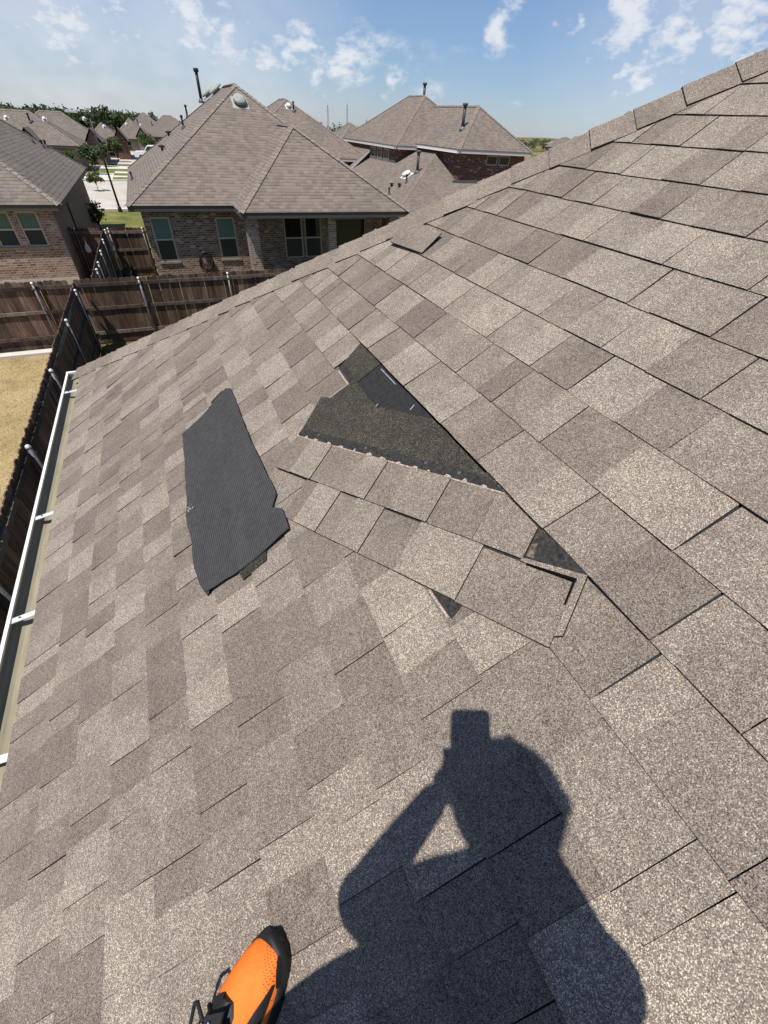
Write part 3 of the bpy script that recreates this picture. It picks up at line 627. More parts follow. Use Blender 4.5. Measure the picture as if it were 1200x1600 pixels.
# ------------------------------------------------------------------ the blown-off shingle lying face down
LP = [(1.92, -.435), (1.875, -.55), (1.83, -.712), (1.60, -.722), (1.34, -.733), (1.24, -.742), (1.12, -.738), (1.03, -.745), (.95, -.733), (.888, -.712), (.88, -.57), (.89, -.38), (.985, -.378), (1.02, -.412), (1.065, -.38), (1.38, -.398), (1.65, -.405), (1.88, -.408)]
ce, cu_ = 1.4, -.56
o_ = rp(ce, cu_, 0)
loose = thing('loose_shingle', o_, 'black shingle torn off and lying face down, woven back upward', 'shingle')
LM = Matrix.Translation(-Vector(o_)) @ Matrix(((RU.x, 0, RN.x, o_.x), (RU.y, 1, RN.y, o_.y), (RU.z, 0, RN.z, o_.z), (0, 0, 0, 1)))
import bmesh
def wl(u, e): return .0185 + .003 * math.exp(-((e - 1.27 + .12 * (u + .56)) / .035) ** 2) + .0012 * math.sin(u * 31 + e * 9) + .004 * math.sin(e * 5 + 1) + .0035 * math.sin(u * 14) + .004 * max(0, (-.62 - u) / .1) * (1 if e < 1.3 else .3) + .002 * max(0, (e - 1.75) / .15) + .003 * max(0, (1.0 - e) / .1)
bm = bmesh.new(); vs_ = [bm.verts.new((u - cu_, e - ce, 0)) for e, u in LP]; f_ = bm.faces.new(vs_)
bmesh.ops.triangulate(bm, faces=[f_])
for _ in range(4): bmesh.ops.subdivide_edges(bm, edges=[e for e in bm.edges if e.calc_length() > .05], cuts=1, use_grid_fill=True)
bmesh.ops.triangulate(bm, faces=bm.faces[:])
rr = random.Random(9)
for v in bm.verts:
    if v.is_boundary: v.co.x += rr.uniform(-.002, .002); v.co.y += rr.uniform(-.002, .002)
    v.co.z = wl(v.co.x + cu_, v.co.y + ce)
bm.normal_update()
if sum(f.normal.z for f in bm.faces) < 0: bmesh.ops.reverse_faces(bm, faces=bm.faces[:])
ext = bmesh.ops.extrude_face_region(bm, geom=bm.faces[:])
for v in [g for g in ext['geom'] if isinstance(g, bmesh.types.BMVert)]: v.co.z -= .004
bmesh.ops.recalc_face_normals(bm, faces=bm.faces[:])
me = bpy.data.meshes.new('mat'); bm.to_mesh(me); bm.free(); me.materials.append(MATS['shingle_back']); me.polygons.foreach_set('use_smooth', [False] * len(me.polygons))
mat_o = link('mat', me, loose, LM)
# torn second layer along its lower long side
m = MB(); ed = [(1.29, -.722), (1.22, -.735), (1.12, -.733), (1.03, -.741), (.95, -.730), (.886, -.708)]
for (a, b), (c, d) in zip(ed, ed[1:]):
    m.prism([(b - cu_ - .017, a - ce, .002), (b - cu_ + .004, a - ce, wl(b, a) - .0065), (d - cu_ + .004, c - ce, wl(d, c) - .0065), (d - cu_ - .017 - rr.uniform(0, .006), c - ce, .002)], (0, 0, .003))
link('torn_layer', m.mesh('torn_layer', ['shingle_back']), loose, LM)
m = MB()
for i in range(26):
    e = 1.285 + rr.uniform(-.02, .02); u = -.735 + rr.uniform(0, .06) * rr.random(); a = rr.uniform(0, 6.28); l = rr.uniform(.004, .018); w = .0018; z = wl(u, e) + .003
    m.prism([(u - cu_ - w, e - ce, z), (u - cu_ + w, e - ce, z), (u - cu_ + l * math.cos(a) + w, e - ce + l * math.sin(a) * .6, z + .002), (u - cu_ + l * math.cos(a) - w, e - ce + l * math.sin(a) * .6, z + .002)], (0, 0, .0015))
link('frayed_fibre', m.mesh('frayed_fibre', ['torn_fibre']), loose, LM)
m = MB(); m.prism([(-.60 - cu_, .915 - ce, .006), (-.585 - cu_, .845 - ce, .006), (-.49 - cu_, .852 - ce, .006), (-.47 - cu_, .93 - ce, .006)], (0, 0, .004), 0, 1, .1)
link('under_tab', m.mesh('under_tab', ['headlap_granules', 'asphalt_edge']), loose, LM)
m = MB(); m.prism([(-.53 - cu_, 1.885 - ce, .010), (-.53 - cu_, 1.915 - ce, .010), (-.455 - cu_, 1.935 - ce, .010), (-.455 - cu_, 1.90 - ce, .010)], (0, 0, .003), 0, 1, .1)
link('under_tab', m.mesh('under_tab', ['headlap_granules', 'asphalt_edge']), loose, LM)

# ------------------------------------------------------------------ neighbours' houses
def roof_poly(m, pts, mi=0): m.poly(pts, mi)
def hip_solid(x0, x1, y0, y1, ze, pitch, gable=()):
    """hip roof over a rectangle; returns MB and hip lines. gable: sides 'x0','x1','y0','y1' that end in a gable"""
    t = math.tan(RAD(pitch)); w = min(x1 - x0, y1 - y0) / 2; zr = ze + w * t
    if x1 - x0 >= y1 - y0:
        ym = (y0 + y1) / 2; A = (x0 + (0 if 'x0' in gable else w), ym, zr); B = (x1 - (0 if 'x1' in gable else w), ym, zr)
    else:
        xm = (x0 + x1) / 2; A = (xm, y0 + (0 if 'y0' in gable else w), zr); B = (xm, y1 - (0 if 'y1' in gable else w), zr)
    c = [(x0, y0, ze), (x1, y0, ze), (x1, y1, ze), (x0, y1, ze)]
    m = MB()
    if x1 - x0 >= y1 - y0:
        m.poly([c[0], c[1], B, A]); m.poly([c[2], c[3], A, B])
        if 'x1' not in gable: m.poly([c[1], c[2], B])
        if 'x0' not in gable: m.poly([c[3], c[0], A])
        hips = [(c[0], A), (c[3], A), (c[1], B), (c[2], B)]
    else:
        m.poly([c[1], c[2], B, A]); m.poly([c[3], c[0], A, B])
        if 'y0' not in gable: m.poly([c[0], c[1], A])
        if 'y1' not in gable: m.poly([c[2], c[3], B])
        hips = [(c[0], A), (c[1], A), (c[2], B), (c[3], B)]
    m.poly([(p[0], p[1], p[2] - .02) for p in c[::-1]])
    hips = [h for h in hips if abs(h[0][0] - h[1][0]) > .05 and abs(h[0][1] - h[1][1]) > .05]
    return m, hips + [(A, B)], A, B
def cap_strip(fr, parent, lines, mat='roof_cap_brown', w=.13):
    for P, Q in lines:
        P, Q = Vector(P), Vector(Q); d = Q - P; L = d.length
        if L < .5: continue
        d.normalize(); side = d.cross(Vector((0, 0, 1))).normalized(); dn = .62 * (.7 if abs(d.z) > .1 else 1); m = MB(); n = max(1, int(L / .22)); rr = random.Random(int(L * 100))
        for i in range(n):
            a = P + d * (L * i / n); b = P + d * (L * (i + 1.1) / n); la, lb = .035, .02
            up = Vector((0, 0, 1)); e0 = w * dn
            m.poly([a + side * w + up * (la - e0), a + up * la, b + up * lb, b + side * w + up * (lb - e0)][::-1]); m.poly([a - side * w + up * (la - e0), a + up * la, b + up * lb, b - side * w + up * (lb - e0)])
            m.poly([a + side * w + up * (la - e0), a + up * la, a - side * w + up * (la - e0), a + up * (la - .03)])
        fr.add('hip_cap', m, mat, parent, uv=True)
def fascia(fr, x0, x1, y0, y1, ze, mat, hgt=.17):
    m = MB(); t = .03
    for a, b in (((x0 + .02, y0 + .02, 0), (x1 - .02, y0 + .02 + t, 0)), ((x0 + .02, y1 - .02 - t, 0), (x1 - .02, y1 - .02, 0)), ((x0 + .02, y0 + .05, 0), (x0 + .02 + t, y1 - .05, 0)), ((x1 - .02 - t, y0 + .05, 0), (x1 - .02, y1 - .05, 0))):
        m.box((a[0], a[1], ze - hgt - .012), (b[0], b[1], ze - .012))
    return fr.add('fascia', m, mat)
def wall_y(m, x0, x1, z0, z1, y, holes, depth=.09, mi=0):         # wall facing -Y with openings
    X = sorted({x0, x1, *[h[0] for h in holes], *[h[1] for h in holes]}); Z = sorted({z0, z1, *[h[2] for h in holes], *[h[3] for h in holes]})
    for i in range(len(X) - 1):
        for j in range(len(Z) - 1):
            cx, cz = (X[i] + X[i + 1]) / 2, (Z[j] + Z[j + 1]) / 2
            if any(h[0] < cx < h[1] and h[2] < cz < h[3] for h in holes): continue
            m.poly([(X[i], y, Z[j]), (X[i + 1], y, Z[j]), (X[i + 1], y, Z[j + 1]), (X[i], y, Z[j + 1])], mi)
    for a, b, c, d in holes:
        m.poly([(a, y, c), (a, y + depth, c), (a, y + depth, d), (a, y, d)][::-1], mi); m.poly([(b, y, c), (b, y, d), (b, y + depth, d), (b, y + depth, c)][::-1], mi)
        m.poly([(a, y, c), (b, y, c), (b, y + depth, c), (a, y + depth, c)], mi); m.poly([(a, y, d), (a, y + depth, d), (b, y + depth, d), (b, y, d)], mi)
def window_y(fr, x0, x1, z0, z1, y, upper='pane_blind', lower='pane_screen', frame='window_frame', split=.5, sill=True, parent=None):
    d = .075; f = .055
    m = MB()
    m.box((x0, y + .02, z0), (x0 + f, y + d, z1)); m.box((x1 - f, y + .02, z0), (x1, y + d, z1)); m.box((x0 + f, y + .02, z1 - f), (x1 - f, y + d, z1)); m.box((x0 + f, y + .02, z0), (x1 - f, y + d, z0 + f))
    zm = z0 + (z1 - z0) * split
    if split: m.box((x0 + f, y + .026, zm - .028), (x1 - f, y + d, zm + .028))
    w = fr.add('window', m, frame, parent)
    if split:
        m = MB(); m.box((x0 + f, y + .055, zm + .028), (x1 - f, y + .065, z1 - f)); fr.add('pane', m, upper, w)
        m = MB(); m.box((x0 + f, y + .048, z0 + f), (x1 - f, y + .058, zm - .028)); fr.add('pane', m, lower, w)
    else:
        m = MB(); m.box((x0 + f, y + .055, z0 + f), (x1 - f, y + .065, z1 - f)); fr.add('pane', m, upper, w)
    if sill:
        m = MB(); m.box((x0 - .06, y - .05, z0 - .075), (x1 + .06, y + .03, z0 - .003)); fr.add('sill', m, 'stucco', w)
    return w
def pipe_vent(fr, P, hgt, r=.05, cap=False, mat='black_metal', flash='vent_grey', lean=(0, 0), parent=None):
    P = Vector(P); m = MB(); m.tube([P - Vector((0, 0, .05)), P + Vector((lean[0], lean[1], hgt))], r, 10, 0)
    if cap: m.lathe(P + Vector((lean[0], lean[1], hgt - .08)), [(r * 1.1, 0), (r * 1.7, .03), (r * 1.7, .14), (r * 1.1, .16)], 12)
    else: m.lathe(P + Vector((0, 0, hgt - .10)), [(r * 1.0, 0), (r * 1.35, .02), (r * 1.35, .08), (r * 1.05, .1)], 12)
    o = fr.add('vent_pipe', m, mat, parent, True)
    m = MB(); m.lathe(P - Vector((0, 0, .05)), [(r * 2.2, 0), (r * 2.0, .08), (r * 1.2, .16), (r, .17)], 12); fr.add('flashing', m, flash, o)
def dome_vent(fr, P, nrm, r=.24, mat='vent_weathered', parent=None):
    m = MB(); P = Vector(P); n = Vector(nrm).normalized()
    m.lathe(P, [(r * .62, -.02), (r * .62, .09), (r, .10), (r * 1.02, .15), (r * .92, .20), (r * .6, .235), (r * .2, .25)], 20, 0, n); o = fr.add('dome_vent', m, mat, parent, True)
    u = Vector((0, 0, 1)).cross(n).normalized(); w = n.cross(u); m = MB(); m.prism([P + u * a * r * 1.25 + w * b * r * 1.25 + n * .004 for a, b in ((-1, -1), (1, -1), (1, 1), (-1, 1))], n * .012); fr.add('flashing', m, mat, o)

# --- the brick house in the middle of the view
hm = thing('brick_house', (4.3, 27, 0), 'single storey brick house with big hip roof straight beyond the back fence', 'house'); fr = Frame(hm)
ZE = 2.75; PT = 33.4; TT = math.tan(RAD(PT))
mm, hips, A_, B_ = hip_solid(-1.05, 9.75, 20.7, 34.6, ZE, PT); rf = fr.add('roof', mm, 'roof_shingle_brown', uv=True); cap_strip(fr, rf, hips)
wa, wb, wp = (2.73, 19.05), (9.746, 19.05), (5.72, 22.25, 5.17)
m = MB(); Q = (5.72, 26.5, 5.17)
m.poly([(wa[0], wa[1], ZE), (wb[0], wb[1], ZE), wp]); m.poly([(wa[0], 26.5, ZE), (wa[0], wa[1], ZE), wp, Q]); m.poly([(wb[0], wb[1], ZE), (wb[0], 26.5, ZE), Q, wp]); m.poly([(wa[0], 26, ZE - .02), (wb[0], 26, ZE - .02), (wb[0], wb[1], ZE - .02), (wa[0], wa[1], ZE - .02)])
rw = fr.add('porch_roof', m, 'roof_shingle_brown', uv=True); cap_strip(fr, rw, [((wa[0], wa[1], ZE), wp), ((wb[0], wb[1], ZE), wp), (wp, (5.72, 24.4, 5.17))])
m = MB()
for a, b in (((-1.03, 20.72), (2.76, 20.75)), ((2.73, 19.07), (9.73, 19.10)), ((-1.03, 20.75), (-1.0, 34.58)), ((9.70, 19.1), (9.73, 34.58)), ((2.75, 19.10), (2.78, 20.72))): m.box((a[0], a[1], ZE - .19), (b[0], b[1], ZE - .012))
fr.add('fascia', m, 'fascia_dark')
m = MB(); m.box((-1.0, 20.75, ZE - .19), (9.7, 21.1, ZE - .175)); m.box((2.78, 19.1, ZE - .188), (9.70, 20.75, ZE - .173)); fr.add('soffit', m, 'fascia_dark')
m = MB(); hol = [(-.42, .28, .86, 2.34), (1.98, 2.72, .88, 2.32), (4.75, 5.56, .78, 2.30), (5.66, 6.42, .78, 2.30), (7.05, 8.55, .12, 2.25)]
wall_y(m, -.65, 9.35, 0, ZE - .17, 21.1, hol)
m.poly([(-.65, 34.2, 0), (-.65, 21.1, 0), (-.65, 21.1, ZE - .17), (-.65, 34.2, ZE - .17)]); m.poly([(9.35, 21.1, 0), (9.35, 34.2, 0), (9.35, 34.2, ZE - .17), (9.35, 21.1, ZE - .17)]); m.poly([(9.35, 34.2, 0), (-.65, 34.2, 0), (-.65, 34.2, ZE - .17), (9.35, 34.2, ZE - .17)])
fr.add('wall', m, 'brick_mixed', uv=True)
m = MB(); m.box((-.5, 21.4, 0), (9.2, 21.45, 2.5)); fr.add('room_back', m, 'fascia_dark')
for a, b, c, d in hol[:2]: window_y(fr, a, b, c, d, 21.1)
for a, b, c, d in hol[2:4]: window_y(fr, a, b, c, d, 21.1, 'pane_dark', 'pane_screen')
window_y(fr, 7.05, 8.55, .12, 2.25, 21.1, 'pane_dark', 'pane_dark', 'window_dark_frame', 0, False)
for x0, x1 in ((2.95, 3.38), (6.22, 6.56), (9.0, 9.4)):
    m = MB(); m.box((x0, 19.45, 0), (x1, 19.85, ZE - .19)); fr.add('column', m, 'brick_tan', uv=True)
sol = MB(); 
for i in range(48):
    x = -.62 + i * .0745
    if x < 2.85: sol.box((x, 21.088, ZE - .40), (x + .068, 21.1, ZE - .19))
fr.add('soldier_course', sol, 'brick_mixed', uv=True)
def lpl(x): return ZE + (x + 1.05) * TT
nl = Vector((-TT, 0, 1)); nf = Vector((0, -TT, 1))
for x, y, hg, r in ((3.49, 32.1, 1.15, .075), (2.52, 30.8, .48, .045), (1.99, 27.6, .46, .045), (-.76, 26.7, .30, .035)): pipe_vent(fr, (x, y, lpl(x)), hg, r, hg > 1, parent=rf)
for x, y in ((1.42, 30.7), (.83, 27.0)):
    P = Vector((x, y, lpl(x))); m = MB(); m.lathe(P, [(.05, -.03), (.05, .10), (.14, .11), (.15, .15), (.10, .19), (.03, .2)], 12); fr.add('vent_pipe', m, 'black_metal', rf)
for x, y in ((3.88, 31.5), (4.0, 29.4)): dome_vent(fr, (x, y, lpl(x)), nl, .34, parent=rf)
dome_vent(fr, (4.30, 25.2, ZE + (25.2 - 20.7) * TT), nf, .27, parent=rf)

# --- the house at the left edge
hl_ = thing('brick_house', (-9, 27, 0), 'tan brick house at the left edge, two windows facing the dry yard', 'house'); fr = Frame(hl_)
mm, hips, A_, B_ = hip_solid(-17.0, -3.14, 20.92, 34.25, ZE, 35.5); rf = fr.add('roof', mm, 'roof_shingle_grey', uv=True); cap_strip(fr, rf, hips)
fascia(fr, -17.0, -3.14, 20.92, 34.25, ZE, 'fascia_dark')
m = MB(); m.box((-16.97, 20.96, ZE - .185), (-3.2, 21.3, ZE - .17)); m.box((-3.55, 21.3, ZE - .186), (-3.18, 34.2, ZE - .171)); fr.add('soffit', m, 'fascia_dark')
hol = [(-4.66, -4.02, 1.46, 2.52), (-5.50, -4.86, 1.46, 2.52)]
m = MB(); wall_y(m, -16.6, -3.5, .42, ZE - .17, 21.28, hol); m.poly([(-16.6, 34, 0), (-16.6, 21.28, 0), (-16.6, 21.28, 2.58), (-16.6, 34, 2.58)]); fr.add('wall', m, 'brick_tan', uv=True)
m = MB(); m.poly([(-3.5, 21.28, 0), (-3.5, 34, 0), (-3.5, 34, 2.58), (-3.5, 21.28, 2.58)]); fr.add('side_wall', m, 'stucco')
m = MB(); m.box((-16.62, 21.26, 0), (-3.51, 21.5, .42)); fr.add('foundation', m, 'concrete')
m = MB(); m.box((-3.50, 25.0, .1), (-3.44, 25.06, 2.56)); fr.add('downpipe', m, 'fascia_dark')
m = MB(); m.box((-16, 21.6, 0), (-4, 21.65, 2.5)); fr.add('room_back', m, 'fascia_dark')
for a, b, c, d in hol: window_y(fr, a, b, c, d, 21.28)
T5 = math.tan(RAD(35.5))
for x, y in ((-4.74, 31.0), (-4.47, 31.6), (-4.42, 32.3)): pipe_vent(fr, (x, y, ZE + (-3.14 - x) * T5), .28 if x > -4.6 else .12, .045, parent=rf)

# --- house 3 behind the middle house
h3 = thing('brick_house', (10.5, 42, 0), 'hip roofed house peeking out just behind the big middle roof', 'house'); fr = Frame(h3)
mm, hips, A_, B_ = hip_solid(6.2, 17.0, 41.0, 54, 3.2, 31); rf = fr.add('roof', mm, 'roof_shingle_brown', uv=True); cap_strip(fr, rf, hips)
fascia(fr, 6.2, 17.0, 41.0, 54, 3.2, 'fascia_light')
m = MB(); m.box((6.6, 41.4, zt(10, 45) - 1), (16.6, 53.6, 3.05)); fr.add('wall', m, 'brick_mixed', uv=True)
mm, hips, A_, B_ = hip_solid(14.6, 19.4, 40.6, 50, 2.35, 36, ('y0',)); rw = fr.add('wing_roof', mm, 'roof_shingle_brown', uv=True); 
m = MB(); m.prism([(15.0, 41.0, -2), (19.0, 41.0, -2), (19.0, 41.0, 2.4), (17.0, 41.0, 3.95), (15.0, 41.0, 2.4)], (0, 8, 0)); fr.add('wing_wall', m, 'brick_mixed', uv=True)
m = MB(); m.prism([(14.6, 40.57, 2.33), (17.0, 40.57, 4.06), (17.0, 40.57, 3.90), (14.6, 40.57, 2.17)], (0, .05, 0)); m.prism([(19.4, 40.57, 2.33), (17.0, 40.57, 4.06), (17.0, 40.57, 3.90), (19.4, 40.57, 2.17)], (0, .05, 0)); fr.add('rake_board', m, 'fascia_light')
t3 = math.tan(RAD(31)); dome_vent(fr, (11.6, 45.6, 3.2 + 4.6 * t3), (0, -t3, 1), .2, 'vent_white', rf); pipe_vent(fr, (11.9, 45.2, 3.2 + 4.2 * t3), .6, .06, parent=rf)

# --- two-storey house on the right
h4 = thing('brick_house', (20, 34, -1.35), 'two storey red brick house with brown hip roofs right of centre', 'house'); fr = Frame(h4)
zb = -1.4
mm, hips, A_, B_ = hip_solid(18.25, 24.15, 29.65, 44, 4.46, 35.5); rf = fr.add('roof', mm, 'roof_shingle_brown', uv=True); cap_strip(fr, rf, hips[:5])
mm, hips2, A2, B2 = hip_solid(16.5, 25.0, 35.4, 46.6, 4.30, 33.5); rf2 = fr.add('rear_roof', mm, 'roof_shingle_brown', uv=True); cap_strip(fr, rf2, hips2)
m = MB()
for a, b in (((18.27, 29.67), (24.13, 29.70)), ((18.27, 29.7), (18.30, 36)), ((24.10, 29.7), (24.13, 43.9))): m.box((a[0], a[1], 4.46 - .19), (b[0], b[1], 4.448))
fr.add('fascia', m, 'fascia_light')
m = MB()
for a, b in (((16.52, 35.42), (18.3, 35.45)), ((16.52, 35.45), (16.55, 46.5))): m.box((a[0], a[1], 4.30 - .19), (b[0], b[1], 4.288))
fr.add('fascia', m, 'fascia_light')
m = MB(); m.box((18.2, 29.7, 4.26), (24.1, 43, 4.275)); m.box((16.6, 35.5, 4.11), (24.9, 46.4, 4.125)); fr.add('soffit', m, 'fascia_light')
hol = [(20.75, 21.62, 3.72, 4.22), (21.74, 22.61, 3.72, 4.22)]
m = MB(); wall_y(m, 18.62, 23.8, zb, 4.27, 30.0, hol); m.poly([(18.62, 36, zb), (18.62, 30, zb), (18.62, 30, 4.27), (18.62, 36, 4.27)]); m.poly([(23.8, 30, zb), (23.8, 43, zb), (23.8, 43, 4.27), (23.8, 30, 4.27)])
m.poly([(16.8, 46.2, zb), (16.8, 35.8, zb), (16.8, 35.8, 4.12), (16.8, 46.2, 4.12)]); m.poly([(16.8, 35.8, zb), (18.62, 35.8, zb), (18.62, 35.8, 4.12), (16.8, 35.8, 4.12)]); fr.add('wall', m, 'brick_red', uv=True)
m = MB(); m.box((19, 30.3, 0), (23.5, 30.35, 4.2)); fr.add('room_back', m, 'fascia_dark')
for a, b, c, d in hol: window_y(fr, a, b, c, d, 30.0, 'pane_dark', 'pane_dark', 'window_frame', 0, False)
for y in (37.0, 38.3, 39.6):                    # windows on the wall that faces the left
    m = MB(); m.box((16.74, y, 3.42), (16.81, y + .06, 4.04)); m.box((16.74, y + .84, 3.42), (16.81, y + .9, 4.04)); m.box((16.74, y + .06, 3.42), (16.81, y + .84, 3.48)); m.box((16.74, y + .06, 3.98), (16.81, y + .84, 4.04)); wq = fr.add('window', m, 'window_frame')
    m = MB(); m.box((16.78, y + .06, 3.48), (16.805, y + .84, 3.98)); fr.add('pane', m, 'pane_dark', wq)
    m = MB(); m.box((16.70, y - .05, 3.28), (16.79, y + .95, 3.41)); fr.add('sill', m, 'brick_red', wq)
mm, hips, A3, B3 = hip_solid(12.6, 25.4, 27.0, 47.5, 1.35, 25.5); lr = fr.add('lower_roof', mm, 'roof_shingle_brown', uv=True); cap_strip(fr, lr, hips)
m = MB(); m.box((13.0, 27.4, zb), (25.0, 47.1, 1.2)); fr.add('lower_wall', m, 'brick_red', uv=True)
fascia(fr, 12.6, 25.4, 27.0, 47.5, 1.35, 'fascia_dark')
T4 = math.tan(RAD(25.5))
m = MB(); m.box((18.3, 29.95, 1.35 + 2.95 * T4), (23.8, 30.0 - .002, 1.35 + 2.95 * T4 + .16)); fr.add('flashing', m, 'galvanised')
m = MB(); m.prism([(16.72, 35.8, 1.35 + 4.12 * T4), (16.72, 46, 1.35 + 4.12 * T4), (16.72, 46, 1.35 + 4.12 * T4 + .15), (16.72, 35.8, 1.35 + 4.12 * T4 + .15)], (.07, 0, 0)); fr.add('flashing', m, 'galvanised')
T6 = math.tan(RAD(35.5))
pipe_vent(fr, (19.55, 31.65, 4.46 + 1.3 * T6), 1.15, .10, True, 'vent_grey', 'galvanised', parent=rf)
pipe_vent(fr, (21.4, 41.0, 6.7), 1.1, .10, True, 'vent_grey', parent=rf2)
def l4(x): return 1.35 + (x - 12.6) * T4
pipe_vent(fr, (16.35, 31.4, l4(16.35)), 1.05, .09, True, 'vent_grey', parent=lr); dome_vent(fr, (15.9, 32.0, l4(15.9)), (-T4, 0, 1), .30, 'vent_white', lr)
pipe_vent(fr, (15.3, 30.8, l4(15.3)), .45, .05, parent=lr); pipe_vent(fr, (14.0, 30.6, l4(14.0)), .4, .05, parent=lr)
for x, y in ((14.7, 31.8), (14.85, 30.9)):
    m = MB(); m.lathe((x, y, l4(x)), [(.06, -.04), (.06, .10), (.13, .11), (.13, .17), (.05, .2)], 12); fr.add('vent_pipe', m, 'black_metal', lr)

# --- houses further off
def far_house(label, x0, x1, y0, y1, ze, pitch, gable=(), wings=(), mat='roof_shingle_grey', wmat='brick_mixed', wins=(), vents=()):
    zb_ = ze - 2.75; r = thing('distant_house', ((x0 + x1) / 2, (y0 + y1) / 2, zb_), label, 'house', 'houses across the street'); fr = Frame(r)
    mm, hips, A, B = hip_solid(x0, x1, y0, y1, ze, pitch, gable); rf = fr.add('roof', mm, mat, uv=True); cap_strip(fr, rf, hips, w=.16)
    m = MB(); m.box((x0 + .4, y0 + .4, zb_ - 1.5), (x1 - .4, y1 - .4, ze - .12))
    if 'x1' in gable: m.prism([(x1 - .41, y0 + .4, ze - .12), (x1 - .41, y1 - .4, ze - .12), (x1 - .41, (y0 + y1) / 2, A[2] - .15)], (.005, 0, 0))
    if 'y0' in gable: m.prism([(x0 + .4, y0 + .4, ze - .12), (x1 - .4, y0 + .4, ze - .12), ((x0 + x1) / 2, y0 + .4, A[2] - .15)], (0, .01, 0))
    fr.add('wall', m, wmat, uv=True); fascia(fr, x0, x1, y0, y1, ze, 'fascia_dark')
    for (wx0, wx1, wy0, wy1, wz, wp_) in wings:
        mm, hp, a, b = hip_solid(wx0, wx1, wy0, wy1, wz, wp_, ('y0',) if wy1 - wy0 > wx1 - wx0 else ('x1',)); fr.add('wing_roof', mm, mat, uv=True)
        m = MB()
        if wy1 - wy0 > wx1 - wx0: m.prism([(wx0 + .25, wy0 + .3, zb_ - 1), (wx1 - .25, wy0 + .3, zb_ - 1), (wx1 - .25, wy0 + .3, wz), ((wx0 + wx1) / 2, wy0 + .3, a[2] - .2), (wx0 + .25, wy0 + .3, wz)], (0, wy1 - wy0 - .5, 0))
        else: m.prism([(wx1 - .3, wy0 + .25, zb_ - 1), (wx1 - .3, wy1 - .25, zb_ - 1), (wx1 - .3, wy1 - .25, wz), (wx1 - .3, (wy0 + wy1) / 2, a[2] - .2), (wx1 - .3, wy0 + .25, wz)], (-(wx1 - wx0 - .5), 0, 0))
        fr.add('wing_wall', m, wmat, uv=True)
    for (wx, wz) in wins: window_y(fr, wx, wx + 1.0, wz, wz + 1.3, y0 + .32, 'pane_dark', 'pane_dark', sill=False)
    t = math.tan(RAD(pitch))
    for i, (vx, dy) in enumerate(vents):
        P = (vx, y0 + dy, ze + dy * t)
        if i % 2: pipe_vent(fr, P, .7, .09, parent=rf)
        else: dome_vent(fr, P, (0, -t, 1), .17, 'vent_white', rf)
    return r
far_house('long grey hip roof across the street, nearest one above the left house', -24, -5.9, 65.5, 73.5, 2.05, 31.5, wings=((-13.6, -11.6, 63.9, 68, 2.4, 50), (-11.0, -9.2, 64.2, 68, 2.3, 50)), wins=((-8.6, .3),), vents=((-11.9, 2.9), (-9.9, 2.6), (-8.6, 3.0)))
far_house('grey roofed house across the street with dark gable behind the lamp post', -15, -4.1, 79, 87.5, 1.55, 34, wings=((-6.3, -4.3, 76.5, 82, 1.9, 52),), wins=((-9.0, -.2),), vents=((-5.9, 3.4), (-5.0, 3.0)))
far_house('brown brick house across the street behind the young trees', -7.5, -2.0, 91, 101, 1.2, 38, wings=((-3.6, -1.6, 88, 95, 1.6, 55),), wmat='brick_red', wins=((-4.9, -.4),), vents=((-4.4, 2.2),))
far_house('grey roofed house with pale garage wall near the white pickup', -4.5, 2.6, 113, 123, .95, 38, wings=((-.6, 1.6, 109, 117, 1.4, 50),), wmat='stucco', wins=((-2.6, -.7),), vents=((-1.6, 2.4), (.4, 2.6)))
far_house('small grey hip roof farthest up the street on the left', -3.5, 8, 142, 153, .4, 36, vents=((1, 2.5), (3.5, 2.6)))
far_house('low grey roof in the distance just left of the middle roof', 2, 16, 172, 184, -.1, 34, vents=((6, 2.5),))
far_house('long low roof at far left before the tree line', -44, -24, 92, 102, 1.5, 26)
far_house('sliver of grey roof between the middle houses', 21, 30, 64, 74, 2.3, 33)
r = far_house('lone grey house on the dry field at far right', 105, 113, 118, 125, 3.5, 26, wings=((103.6, 107.4, 116, 123, 3.0, 36),), wmat='stucco', wins=((108.6, 1.6), (110.6, 1.6)))
r['group'] = 'houses out on the field'

